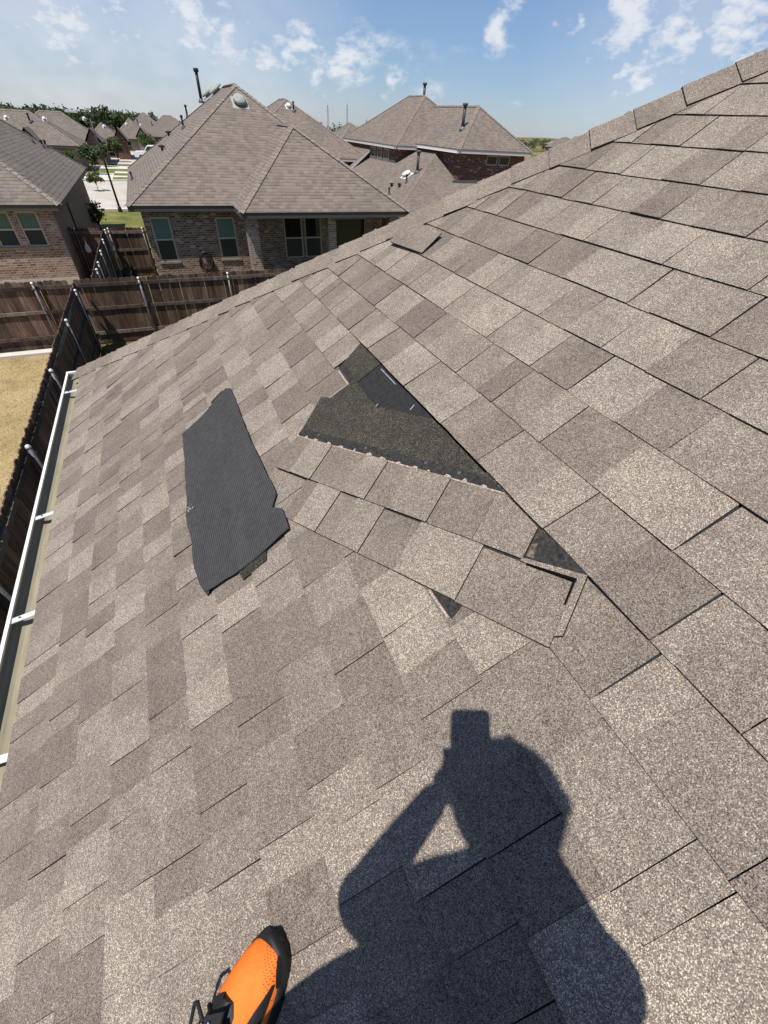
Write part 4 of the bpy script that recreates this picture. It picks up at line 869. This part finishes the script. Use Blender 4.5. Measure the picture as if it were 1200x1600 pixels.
# ------------------------------------------------------------------ fences
def picket_mesh(w, hgt, t, seed):
    rr = random.Random(seed); m = MB(); d = .028; j = rr.uniform(-.004, .004)
    m.prism([(0, 0, .03), (w, 0, .03), (w, 0, hgt - d), (w - d, 0, hgt), (d, 0, hgt + j), (0, 0, hgt - d)], (0, t, 0))
    return m.mesh('picket', ['fence_wood'])
PM = [picket_mesh(.1420, 1.80 + random.Random(i).uniform(-.012, .012), .016, i) for i in range(6)]
def fence(label, P, Q, posts, side, z0=0, group='wooden picket fences'):
    """pickets from P to Q; rails and posts on the side given (+1 left of the direction, -1 right)"""
    P, Q = Vector((*P, z0)), Vector((*Q, z0)); d = (Q - P); L = d.length; d.normalize(); ang = math.atan2(d.y, d.x)
    r = thing('picket_fence', P, label, 'fence', group, ang); rr = random.Random(int(L * 97))
    n = int(L / .143)
    for i in range(n):
        o = link('picket', PM[rr.randrange(6)], r); o.location = (i * .143, rr.uniform(-.003, .003), rr.uniform(-.012, .012)); o.rotation_euler = (0, rr.uniform(-.006, .006), 0)
    yo = side * .045 + (.016 if side > 0 else 0)
    for zr in (.30, .98, 1.60):
        x = 0.0
        while x < L - .05:
            x1 = min(x + 2.44, L); m = MB(); s_ = rr.uniform(-.012, .012); y0 = (.018 if side > 0 else -.040)
            m.prism([(x + .003, y0, zr + s_), (x1 - .003, y0, zr + rr.uniform(-.012, .012)), (x1 - .003, y0, zr + .088), (x + .003, y0, zr + .088 + s_)], (0, .038, 0)); link('rail', m.mesh('rail', ['fence_wood_grey']), r); x = x1
    for px_ in posts:
        m = MB(); yy = .058 + .032 if side > 0 else -.040 - .032; ln = rr.uniform(-.02, .02)
        m.tube([(px_, yy, -.1), (px_ + ln, yy, 1.76)], .030, 10); po = link('post', m.mesh('post', ['galvanised'], True), r)
        m = MB(); m.lathe((px_ + ln, yy, 1.755), [(.037, 0), (.037, .02), (.030, .042), (.012, .055)], 12); link('post_cap', m.mesh('post_cap', ['aluminium'], True), po)
        for zr in (.345, 1.02, 1.645):
            m = MB(); a, b = sorted((yy - .036, yy + .036)); m.box((px_ - .036, a, zr - .018), (px_ + .036, b, zr + .018)); link('bracket', m.mesh('bracket', ['galvanised']), po)
    return r
fence('side fence running along the gutter toward the yard corner', (-2.62, .6), (-2.62, 15.0), [.9, 3.35, 5.9, 8.5, 11.2, 13.55], -1)
fence('back fence crossing the view in front of the middle house', (-2.68, 15.10), (7.5, 15.10), [1.63, 4.16, 6.63, 9.13], -1)
fence('back fence of the dry yard at the left edge', (-8.4, 15.12), (-2.68, 15.12), [2.3, 4.75], -1)
fence('fence between the two brick houses, seen end on', (-2.22, 15.3), (-2.22, 22.4), [.9, 1.75, 3.3, 5.1, 6.9], -1)
fence('short fence closing the gap beside the tan brick house', (-3.48, 22.75), (-2.3, 22.55), [.25], -1)
fence('short fence closing the gap beside the middle house', (-2.15, 22.55), (-.66, 22.55), [.1, 1.35], -1)
# things along the fences
t = thing('plastic_bag', (-3.02, 22.62, .95), 'white plastic bag hanging on the fence beside the tan house', 'bag'); m = MB()
m.lathe((0, 0, 0), [(.02, 0), (.10, .04), (.125, .12), (.08, .24), (.025, .33), (.03, .40)], 10); m.v = [(x * (1 + .15 * math.sin(z * 40)), y * .6, z) for x, y, z in m.v]; link('bag_body', m.mesh('bag_body', ['bag_white'], True), t)
m = MB(); m.tube([(-.02, 0, .38), (-.03, 0, .5), (.02, 0, .55), (.03, 0, .46), (.02, 0, .38)], .008, 6); link('bag_handle', m.mesh('bag_handle', ['bag_white']), t)
t = thing('bucket', (-1.85, 21.6, .02), 'dark blue bucket on the grass by the gap fence', 'bucket'); m = MB(); m.lathe((0, 0, 0), [(.14, 0), (.15, .02), (.185, .36), (.195, .37), (.195, .40), (.175, .40), (.14, .06)], 18); link('bucket_body', m.mesh('bucket_body', ['plastic_blue'], True), t)
m = MB(); m.tube([(.19 * math.cos(a), .06, .38 + .16 * math.sin(a)) for a in [i * math.pi / 8 for i in range(9)]], .006, 6); link('handle', m.mesh('handle', ['black_metal']), t)
t = thing('ball', (-.62, 19.9, .17), 'pale green ball on the grass at the middle house corner', 'ball'); m = MB(); m.lathe((0, 0, 0), [(.15 * math.sin(a), -.15 * math.cos(a)) for a in [i * math.pi / 10 for i in range(11)]], 18); link('ball_body', m.mesh('ball_body', ['plastic_green'], True), t)
m = MB(); m.lathe((0, 0, 0), [(.1512 * math.sin(a), -.1512 * math.cos(a)) for a in [1.35 + i * .08 for i in range(6)]], 18); link('stripe', m.mesh('stripe', ['vent_white'], True), t)
t = thing('hose_reel', (1.32, 20.98, .95), 'coiled black garden hose hanging on the brick wall between two windows', 'hose'); m = MB()
for k in range(5):
    r_ = .20 + .022 * k; m.tube([(r_ * math.cos(a), -.02 * (k % 3), r_ * 1.25 * math.sin(a) - .05 * k) for a in [i * math.pi / 12 for i in range(25)]], .019, 6)
link('coil', m.mesh('coil', ['hose_black'], True), t); m = MB(); m.box((-.10, .02, .12), (.10, .11, .26)); m.box((-.12, -.08, .12), (.12, .02, .14)); link('hanger', m.mesh('hanger', ['hose_black']), t)
m = MB(); m.tube([(.24, 0, -.2), (.30, 0, -.5), (.5, -.02, -.85)], .016, 6); link('hose_tail', m.mesh('hose_tail', ['hose_black'], True), t)
t = thing('air_conditioner', (-1.25, 24.9, .05), 'grey air conditioner unit on the side of the middle house', 'air conditioner'); m = MB()
for k in range(12): m.box((-.42, -.42, .1 + k * .085), (.42, .42, .1 + k * .085 + .055))
m.box((-.40, -.40, .05), (.40, .40, 1.12)); link('casing', m.mesh('casing', ['ac_grey']), t); m = MB(); m.box((-.44, -.44, 1.12), (.44, .44, 1.2)); link('top_panel', m.mesh('top_panel', ['vent_white']), t)
m = MB(); m.lathe((0, 0, 1.2), [(.30, 0), (.30, .02), (.26, .03)], 20); link('fan_grille', m.mesh('fan_grille', ['black_metal']), t)

# ------------------------------------------------------------------ street lamp, pickup
t = thing('street_lamp', (-2.44, 39.3, 0), 'tall black street lamp with pale horizontal head beside the street', 'street lamp')
m = MB(); m.tube([(0, 0, 0), (-.02, 0, 2.2), (-.05, 0, 4.72)], [.075, .06, .042], 12); link('pole', m.mesh('pole', ['black_metal'], True), t)
m = MB(); m.lathe((0, 0, 0), [(.14, 0), (.14, .12), (.10, .3), (.08, .36)], 14); link('base', m.mesh('base', ['black_metal'], True), t)
m = MB(); m.tube([(-.05, 0, 4.66), (-.22, 0, 4.85), (-.30, 0, 4.93)], .03, 8); m.tube([(-.05, 0, 4.66), (-.03, 0, 5.0)], .03, 8); m.tube([(-.30, 0, 4.93), (-.03, 0, 5.0)], .025, 8); m.tube([(-.25, 0, 4.95), (-.7, 0, 4.96)], .025, 8); link('arm', m.mesh('arm', ['black_metal'], True), t)
m = MB(); m.prism([(-1.28, -.13, 4.93), (-.62, -.13, 4.92), (-.62, .13, 4.92), (-1.28, .13, 4.93)], (0, 0, .085)); m.prism([(-1.22, -.09, 5.015), (-.68, -.09, 5.005), (-.68, .09, 5.005), (-1.22, .09, 5.015)], (0, 0, .04)); link('lamp_head', m.mesh('lamp_head', ['vent_white']), t)
t = thing('pickup_truck', (1.5, 86, zt(1.5, 86) + .06), 'white pickup truck parked up the street, half hidden by the roof', 'truck', rz=RAD(172)); 
m = MB(); m.prism([(-2.7, -.92, .45), (2.6, -.92, .45), (2.7, -.92, .8), (2.55, -.92, 1.05), (1.3, -.92, 1.12), (.75, -.92, 1.75), (-.75, -.92, 1.78), (-1.0, -.92, 1.15), (-2.7, -.92, 1.12)], (0, 1.84, 0)); link('body', m.mesh('body', ['car_white']), t)
for y in (-.935, .92): m = MB(); m.prism([(1.08, y, 1.18), (.66, y, 1.66), (-.66, y, 1.68), (-.82, y, 1.2)], (0, .015, 0)); link('window', m.mesh('window', ['glass_dark']), t)
m = MB(); m.prism([(1.29, -.8, 1.16), (1.29, .8, 1.16), (.80, .74, 1.71), (.80, -.74, 1.71)], (.012, 0, .012)); link('windscreen', m.mesh('windscreen', ['glass_dark']), t)
for x in (-1.75, 1.75):
    for y in (-.95, .75):
        m = MB(); m.lathe((x, y, .38), [(.30, 0), (.38, .03), (.38, .17), (.30, .2)], 18, 0, (0, 1, 0)); w_ = link('wheel', m.mesh('wheel', ['tyre'], True), t); m = MB(); m.lathe((x, y - .004, .38), [(.2, 0), (.2, .208), (.1, .212)], 14, 0, (0, 1, 0)); link('rim', m.mesh('rim', ['rim_metal']), w_)
for y in (-.8, .62): m = MB(); m.box((2.60, y, .78), (2.69, y + .2, .95)); link('headlight', m.mesh('headlight', ['vent_white']), t)

# ------------------------------------------------------------------ trees
def leaves(m, c, rad, n, size, rr, clumps=9):
    cl = []
    for _ in range(clumps):
        v = Vector((rr.gauss(0, 1), rr.gauss(0, 1), rr.gauss(0, 1))).normalized() * rr.uniform(.35, .85); cl.append((v, rr.uniform(.22, .45)))
    for _ in range(n):
        v, s_ = rr.choice(cl); d = v + Vector((rr.gauss(0, 1), rr.gauss(0, 1), rr.gauss(0, 1))) * s_ * .55
        p = Vector(c) + Vector((d.x * rad[0], d.y * rad[1], d.z * rad[2])); a = Vector((rr.gauss(0, 1), rr.gauss(0, 1), rr.gauss(0, 1))).normalized(); b = a.orthogonal().normalized(); k = size * rr.uniform(.6, 1.3)
        m.poly([p - a * k, p + b * k * .55, p + a * k, p - b * k * .55])
def tree(label, x, y, hgt, rad, cat='tree', mat='leaf_green', n=1500, size=.13, group='young trees along the street', seed=0):
    z = zt(x, y); r = thing('street_tree', (x, y, z), label, cat, group); rr = random.Random(seed + 100); th = hgt * .38
    m = MB(); m.tube([(0, 0, -.2), (.03, .02, th * .6), (rr.uniform(-.1, .1), rr.uniform(-.1, .1), hgt * .72)], [.11 * hgt / 5, .08 * hgt / 5, .03], 8)
    for k in range(6):
        a = k * 1.05 + rr.uniform(-.3, .3); b = hgt * rr.uniform(.34, .55); m.tube([(0, 0, b), (math.cos(a) * rad * .35, math.sin(a) * rad * .35, b + rad * .35), (math.cos(a) * rad * .7, math.sin(a) * rad * .7, b + rad * .75)], [.05, .035, .012], 6)
    link('trunk', m.mesh('trunk', ['bark'], True), r)
    m = MB(); leaves(m, (0, 0, th + (hgt - th) * .5), (rad, rad, (hgt - th) * .55), n, size, rr, 14); link('crown', m.mesh('crown', [mat]), r)
    return r
tree('young green tree just left of the lamp post', -5.2, 62.5, 2.3, .8, mat='leaf_dark', seed=1)
tree('bushy tree behind the lamp post in front of the dark gable', -4.5, 73, 2.0, .9, seed=2)
tree('round green tree near the white pickup', -3.4, 83, 2.6, 1.1, seed=3)
tree('small tree at the edge of the left roof', -6.9, 60.5, 1.8, .7, seed=4)
tree('green tree beside the middle roof up the street', 1.2, 104, 3.0, 1.4, seed=5)
tree('low shrub by the pavement beside the left house', -4.3, 50.0, .0 + 1.3, .7, 'shrub', n=500, size=.09, seed=6)
tree('bushy green tree right of the two storey house', 31.0, 36.0, 4.0, 1.5, seed=7, n=2200)
tree('dark green tree top behind the right end of the two storey house', 30.2, 40.5, 4.4, 1.8, seed=8, mat='leaf_dark')
tree('dark round tree beside the lone field house', 116, 120, 7.0, 2.6, seed=9, mat='leaf_dark', size=.35)
tree('ivy green shrub on the corner of the tan house', -3.25, 31.5, 1.5, .55, 'shrub', n=600, size=.07, seed=10)
m = MB(); rr = random.Random(77)
for i in range(760):                                  # the far wood along the horizon reads as one mass
    a = RAD(rr.uniform(-28, 13)); d = rr.uniform(330, 520); x, y = math.sin(a) * d, math.cos(a) * d
    if RAD(11) < a: continue
    hgt = rr.uniform(5.8, 8.4) * (1.0 if a < RAD(2) else .8); z = zt(x, y); leaves(m, (x, y, z + hgt * .5), (rr.uniform(3.5, 7), rr.uniform(3.5, 6), hgt * .6), 150, .85, rr, 9)
for i in range(420):
    a = RAD(rr.uniform(11, 75)); d = rr.uniform(380, 900) if a > RAD(30) else rr.uniform(350, 480); x, y = math.sin(a) * d, math.cos(a) * d; hgt = rr.uniform(3, 5.5) * (1 if a > RAD(30) else 2); z = zt(x, y); leaves(m, (x, y, z + hgt * .5), (rr.uniform(4, 9), rr.uniform(4, 9), hgt * .6), 90, .85, rr, 8)
tag(link('far_wood', m.mesh('far_wood', ['leaf_dark'])), 'dark green line of far trees along the horizon', 'woodland', kind='stuff')
m = MB()
for i in range(90):
    a = RAD(rr.uniform(36, 52)); d = rr.uniform(120, 330); x, y = math.sin(a) * d, math.cos(a) * d; leaves(m, (x, y, zt(x, y) + .5), (rr.uniform(1, 3), rr.uniform(1, 3), .8), 30, .35, rr, 6)
tag(link('scrub', m.mesh('scrub', ['leaf_green'])), 'low scrub scattered over the dry field at right', 'scrub', kind='stuff')
for i, (dx, hgt, lb) in enumerate(((183, 26, 'leftmost thin lattice mast on the horizon'), (204, 28, 'middle thin lattice mast on the horizon'), (226, 18, 'short rightmost lattice mast on the horizon'))):
    x, y = dx, 560; t = thing('lattice_mast', (x, y, zt(x, y)), lb, 'mast', 'masts on the horizon')
    m = MB()
    for sx, sy in ((-1, -1), (1, -1), (1, 1), (-1, 1)): m.tube([(sx * 1.2, sy * 1.2, 0), (sx * .3, sy * .3, hgt)], .07, 4)
    for k in range(8):
        z0, z1 = hgt * k / 8, hgt * (k + 1) / 8; w0, w1 = 1.2 - .9 * k / 8, 1.2 - .9 * (k + 1) / 8
        for sy in (-1, 1): m.tube([(-w0, sy * w0, z0), (w1, sy * w1, z1)], .045, 4); m.tube([(w0, sy * w0, z0), (-w1, sy * w1, z1)], .045, 4)
    link('lattice', m.mesh('lattice', ['galvanised']), t)
    m = MB(); m.tube([(-2.5, 0, hgt * .86), (2.5, 0, hgt * .86)], .07, 4); m.tube([(0, 0, hgt), (0, 0, hgt + 2)], .08, 4); link('crossarm', m.mesh('crossarm', ['galvanised']), t)

# ------------------------------------------------------------------ the photographer: one shoe in view, the rest known by the shadow
FW = Vector((.83, .557, 0)).normalized(); RT = Vector((FW.y, -FW.x, 0)); UPV = Vector((0, 0, 1))
BC = Vector((-.165, -.215, 0))
def bp(r, f, z): return BC + RT * r + FW * f + UPV * z
FZ = 4.25
def roofz(P): return RP0.z + (P.x - RP0.x) * math.tan(SL)
person = thing('person', (BC.x, BC.y, FZ), 'person standing on the roof in orange trainers, taking the photograph', 'person')
pf = Frame(person)
def skin(name, verts, edges, radii, mat, parent=None, sub=2, root=0):
    me = bpy.data.meshes.new(name); me.from_pydata([tuple(Vector(v) - pf.o) for v in verts], edges, []); me.materials.append(MATS[mat])
    o = link(name, me, parent or person); md = o.modifiers.new('skin', 'SKIN'); md.use_smooth_shade = True
    for i, r in enumerate(radii):
        sv = me.skin_vertices[0].data[i]; sv.radius = (r if isinstance(r, tuple) else (r, r)); sv.use_root = (i == root)
    sd = o.modifiers.new('sub', 'SUBSURF'); sd.levels = sub; sd.render_levels = sub
    return o
# left shoe frame on the roof
sh_f = (RU * .745 + Vector((0, .667, 0))).normalized(); sh_r = (RU * .667 + Vector((0, -.745, 0))).normalized()
toeL = rp(.076, -.684, .010) - RN * 0
ankL = toeL - sh_f * .235 + RN * .11 - sh_r * .01
toeR_e = None
PFW = Vector((.42, .907, 0)).normalized(); FW = PFW; RT = Vector((FW.y, -FW.x, 0))
hipL, hipR = Vector((-.250, -.262, 5.10)), Vector((-.011, -.342, 5.10))
footR = Vector((.02, -.36, 0)); footR.z = roofz(footR) + .02
ankR = footR + RN * .10
pelv = Vector((-.126, -.320, 5.13)); waist = Vector((-.142, -.302, 5.28)); chest = Vector((-.163, -.298, 5.46)); nck = Vector((-.154, -.268, 5.65))
hd1 = Vector((-.1707, -.2249, 5.80)); hd0 = Vector((-.165, -.244, 5.72)); hd2 = hd1 + UPV * .075
kneeL = (hipL + ankL) / 2 - FW * .03 - RT * .02; kneeR = (hipR + ankR) / 2 + RT * .03
shL, shR = Vector((-.2926, -.2585, 5.455)), Vector((-.092, -.322, 5.475))
elL, elR = Vector((-.2807, -.145, 5.23)), Vector((.046, -.327, 5.25))
PHC = CAMP - CF * .020 - CU * .050           # centre of the phone, just behind its lens
wrL = PHC - CR * .055 - CU * .045 - CF * .035; wrR = PHC + CR * .055 - CU * .05 - CF * .035
V = [pelv, waist, chest, nck, hd0, hd1, hd2, hipL, kneeL, ankL, hipR, kneeR, ankR, shL, elL, wrL, shR, elR, wrR]
Ed = [(0, 1), (1, 2), (2, 3), (3, 4), (4, 5), (5, 6), (0, 7), (7, 8), (8, 9), (0, 10), (10, 11), (11, 12), (2, 13), (13, 14), (14, 15), (2, 16), (16, 17), (17, 18)]
Rr = [.13, .12, .096, .050, .064, .084, .058, .085, .058, .040, .085, .058, .040, .056, .045, .025, .058, .042, .024]
body = skin('body', V, Ed, Rr, 'skin')
skin('shirt', [waist - UPV * .12, waist, chest, nck - UPV * .05, shL, elL + (elL - shL) * .12, shR, elR + (elR - shR) * .12], [(0, 1), (1, 2), (2, 3), (2, 4), (4, 5), (2, 6), (6, 7)], [.138, .132, .112, .070, .062, .052, .064, .056], 'shirt_cloth', None, 2, 2)
skin('trousers', [pelv - UPV * .03, hipL, kneeL, ankL + (kneeL - ankL) * .12, hipR, kneeR, ankR + (kneeR - ankR) * .12], [(0, 1), (1, 2), (2, 3), (0, 4), (4, 5), (5, 6)], [.120, .108, .080, .060, .102, .078, .060], 'trouser_cloth')
HDc = (hd1 + hd2) / 2
m = MB(); nV = 14
for j in range(7):
    pass
m.lathe(HDc + FW * -.018 + UPV * .005, [(.094 * math.sin(a), -.105 * math.cos(a)) for a in [1.15 + i * .2 for i in range(11)]], 20); pf.add('hair', m, 'hair_dark', None, True)
for sgn in (-1, 1):
    m = MB(); c = HDc + FW * .088 + RT * (.032 * sgn) - UPV * .03; m.lathe(c, [(.012 * math.sin(a), -.012 * math.cos(a)) for a in [i * math.pi / 6 for i in range(7)]], 10); ey = pf.add('eye', m, 'eye_white', None, True)
    m = MB(); m.lathe(c + FW * .0105, [(.005, 0), (.004, .002), (.001, .003)], 10, 0, FW); pf.add('iris', m, 'phone_black', ey)
    m = MB(); c = HDc + RT * (.088 * sgn) - UPV * .035; m.lathe(c, [(.012, -.03), (.020, -.012), (.024, .01), (.016, .03), (.004, .036)], 10); pf.add('ear', m, 'skin', body, True)
m = MB(); m.prism([HDc + FW * .085 - UPV * .03, HDc + FW * .085 - UPV * .075 - RT * .018, HDc + FW * .122 - UPV * .072, HDc + FW * .085 - UPV * .075 + RT * .018], UPV * -.006); pf.add('nose', m, 'skin', body)
m = MB(); m.tube([HDc + FW * .080 - UPV * .105 - RT * .025, HDc + FW * .092 - UPV * .103, HDc + FW * .080 - UPV * .105 + RT * .025], [.003, .006, .003], 8); pf.add('mouth', m, 'lip', body)
# hands: palm and five fingers closing on the phone
for sgn, wr in ((-1, wrL), (1, wrR)):
    edge = PHC + CR * (.040 * sgn)
    palm = wr + (edge - CU * .03 - CF * .014 - wr) * .75
    vv = [wr, palm]; ee = [(0, 1)]; rr_ = [.026, (.034, .018)]
    for k, off in enumerate((.030, .010, -.010, -.028)):
        b0 = edge - CU * (.035 - off) - CF * .020; b1 = PHC + CR * (.050 * sgn) - CU * (.03 - off) - CF * .004; b2 = PHC + CR * (.036 * sgn) - CU * (.03 - off) + CF * (-.004 if off > 0 else .006)
        i0 = len(vv); vv += [b0, b1, b2 + CR * (-.012 * sgn) - CF * .002]; ee += [(1, i0), (i0, i0 + 1), (i0 + 1, i0 + 2)]; rr_ += [.0095, .0085, .0075]
    i0 = len(vv); vv += [palm + CR * (-.012 * sgn) - CF * .02, PHC + CR * (.016 * sgn) - CU * .02 - CF * .022, PHC + CR * (.004 * sgn) - CU * .0 - CF * .020]; ee += [(1, i0), (i0, i0 + 1), (i0 + 1, i0 + 2)]; rr_ += [.012, .0105, .009]
    skin('hand', vv, ee, rr_, 'skin', body, 1)
# phone
t = thing('phone', PHC, 'black phone held up in both hands above the shoe', 'phone')
m = MB(); w2, h2 = .0365, .0745; R_ = .010
lp = []
for cx, cy, a0 in ((w2 - R_, h2 - R_, 0), (-w2 + R_, h2 - R_, 90), (-w2 + R_, -h2 + R_, 180), (w2 - R_, -h2 + R_, 270)):
    for k in range(5): a = RAD(a0 + k * 22.5); lp.append((cx + R_ * math.cos(a), cy + R_ * math.sin(a)))
m.prism([CR * x + CU * y - CF * .004 for x, y in lp], CF * .008); link('case', m.mesh('case', ['phone_black']), t)
m = MB(); m.prism([CR * (x * .93) + CU * (y * .96) - CF * .0048 for x, y in lp], CF * .0006); link('screen', m.mesh('screen', ['glass_dark']), t)
# shoes
SEC = [(0.0, .006, .012), (.006, .020, .024), (.018, .031, .036), (.035, .0385, .046), (.06, .0445, .055), (.085, .048, .062), (.11, .049, .070), (.135, .047, .079), (.16, .044, .088), (.19, .040, .097), (.22, .036, .104), (.25, .034, .108), (.275, .029, .106), (.288, .014, .095)]
def shoe_c(s_): return .016 * max(0, 1 - s_ / .12) ** 1.5 + .004 * math.sin(s_ * 20)
def shoe(toe, f, r, u, mirror):
    root = toe; mir = -1 if mirror else 1
    SM = Matrix(((r.x * mir, f.x, u.x, 0), (r.y * mir, f.y, u.y, 0), (r.z * mir, f.z, u.z, 0), (0, 0, 0, 1)))
    loc = Matrix.Translation(toe - pf.o) @ (Matrix(((r.x, f.x, u.x, 0), (r.y, f.y, u.y, 0), (r.z, f.z, u.z, 0), (0, 0, 0, 1))))
    X = lambda x: x * mir
    # local: x right, y forward (toe at 0, heel at -.29), z up
    m = MB(); rings = []; NS = 16
    for s_, w, hh in SEC:
        c = shoe_c(s_); ring = []
        for k in range(NS + 1):
            a = math.pi * k / NS; ex = .62 if s_ < .2 else .55
            x = math.copysign(abs(math.cos(a)) ** ex, math.cos(a)) * w; z = .012 + (hh - .012) * abs(math.sin(a)) ** .75
            ring.append(m.vert((X(c + x), -s_, z)))
        rings.append(ring)
    for a, b in zip(rings, rings[1:]):
        for k in range(NS): m.face((a[k], a[k + 1], b[k + 1], b[k]) if mir > 0 else (a[k + 1], a[k], b[k], b[k + 1]), 0)
    up = link('shoe', m.mesh('shoe', ['shoe_knit'], True), person, loc); up['label'] = 'orange knit running shoe with black toe and laces'
    def shell(name, s0, s1, k0, k1, off, mat):                 # overlay following the upper
        m = MB(); rows = []
        for i in range(11):
            s_ = s0 + (s1 - s0) * i / 10; j = max(q for q in range(len(SEC) - 1) if SEC[q][0] <= s_ + 1e-9); a, b = SEC[j], SEC[j + 1]; t_ = (s_ - a[0]) / (b[0] - a[0]); w = a[1] + (b[1] - a[1]) * t_ + off; hh = a[2] + (b[2] - a[2]) * t_ + off; c = shoe_c(s_)
            ka, kb = (k0(s_), k1(s_)); row = []
            for q in range(9):
                an = math.pi * (ka + (kb - ka) * q / 8); ex = .62 if s_ < .2 else .55
                row.append(m.vert((X(c + math.copysign(abs(math.cos(an)) ** ex, math.cos(an)) * w), -s_ + (off if s_ < .003 else 0), .011 + (hh - .011) * abs(math.sin(an)) ** .75)))
            rows.append(row)
        for a, b in zip(rows, rows[1:]):
            for q in range(8): m.face((a[q], a[q + 1], b[q + 1], b[q]), 0)
        return link(name, m.mesh(name, [mat], True), up)
    shell('toe_rand', 0, .0075, lambda s: 0, lambda s: 1, .0025, 'shoe_black')
    shell('toe_rand', .007, .05, lambda s: 0, lambda s: .27 - 4.5 * (s - .007), .0024, 'shoe_black')
    shell('toe_rand', .007, .04, lambda s: 1, lambda s: .83 + 5 * (s - .007), .0024, 'shoe_black')
    shell('side_panel', .045, .15, lambda s: .12, lambda s: .17 + .14 * math.sin((s - .045) / .105 * 3.14), .0022, 'shoe_black')
    shell('side_panel', .12, .25, lambda s: .05, lambda s: .16 + .1 * (s - .12), .0026, 'shoe_black')
    shell('heel_counter', .23, .287, lambda s: 0, lambda s: .35, .002, 'shoe_black'); shell('heel_counter', .23, .287, lambda s: .65, lambda s: 1, .002, 'shoe_black')
    # sole
    m = MB(); L_, R2 = [], []
    for s_, w, hh in SEC: c = shoe_c(s_); L_.append((X(c - w - .003), -s_)); R2.append((X(c + w + .003), -s_))
    lo = [(X(shoe_c(0)), .006)] + R2 + L_[::-1]
    if mir < 0: lo = lo[::-1]
    def rise(y): return .012 * max(0, 1 + y / .05) ** 2
    a = [m.vert((x, y, -.008 + rise(y))) for x, y in lo]; b = [m.vert((x, y, .014 + rise(y))) for x, y in lo]; c_ = [m.vert((x * .93, y * .985 - .003, .020 + rise(y))) for x, y in lo]; n = len(lo)
    for k in range(n): m.face((a[k], a[(k + 1) % n], b[(k + 1) % n], b[k])); m.face((b[k], b[(k + 1) % n], c_[(k + 1) % n], c_[k]))
    m.face(a[::-1]); m.face(c_); link('sole', m.mesh('sole', ['shoe_sole'], True), up)
    def fwd(o): o.location = (0, .036, -.009)
    # tongue, laces, loop
    m = MB(); pts = [(.118, .012), (.130, .024), (.165, .027), (.205, .026), (.24, .024)]
    row = []
    for s_, w in pts:
        hh = .079 + (s_ - .118) * .32; row.append([m.vert((X(x), -s_, z)) for x, z in ((-w - .006, hh - .012), (-w * .4 - .005, hh + .001), (w * .4 - .004, hh + .001), (w - .004, hh - .010))])
    for a, b in zip(row, row[1:]):
        for q in range(3): m.face((a[q], a[q + 1], b[q + 1], b[q]))
    fwd(link('tongue', m.mesh('tongue', ['shoe_black'], True), up))
    m = MB()
    for k, s_ in enumerate((.138, .158, .178, .20)): hh = .079 + (s_ - .118) * .32 + .004; m.tube([(X(-.034), -s_ - .004, hh - .014), (X(-.005), -s_ + (.008 if k % 2 else -.004), hh + .004), (X(.026), -s_, hh - .010)], .0036, 6)
    fwd(link('lace', m.mesh('lace', ['lace_black'], True), up))
    m = MB(); m.tube([(X(-.012), -.150, .098), (X(-.040), -.135, .100), (X(-.056), -.150, .085), (X(-.060), -.185, .070), (X(-.050), -.215, .066), (X(-.03), -.225, .090)], .0034, 6)
    m.tube([(X(.004), -.150, .100), (X(.022), -.132, .104), (X(.030), -.148, .094), (X(.018), -.175, .100)], .0034, 6); fwd(link('lace', m.mesh('lace', ['lace_black'], True), up))
    m = MB(); m.prism([(X(-.018), -.140, .096), (X(.012), -.118, .094), (X(.020), -.140, .099), (X(-.006), -.165, .102)], (0, 0, .004)); fwd(link('lace_cover', m.mesh('lace_cover', ['shoe_black']), up))
    for x_, y_ in ((-.014, -.150), (-.002, -.142)): m = MB(); m.box((X(x_) - .0015, y_ - .010, .1045), (X(x_) + .0015, y_ + .006, .1060)); fwd(link('lace_mark', m.mesh('lace_mark', ['lace_grey']), up))
shoe(toeL, sh_f, sh_r, RN, False)
fR = (FW + RU * .3); fR = (fR - RN * fR.dot(RN)).normalized(); shoe(footR + fR * .19 - RN * .01, fR, fR.cross(RN).normalized(), RN, True)
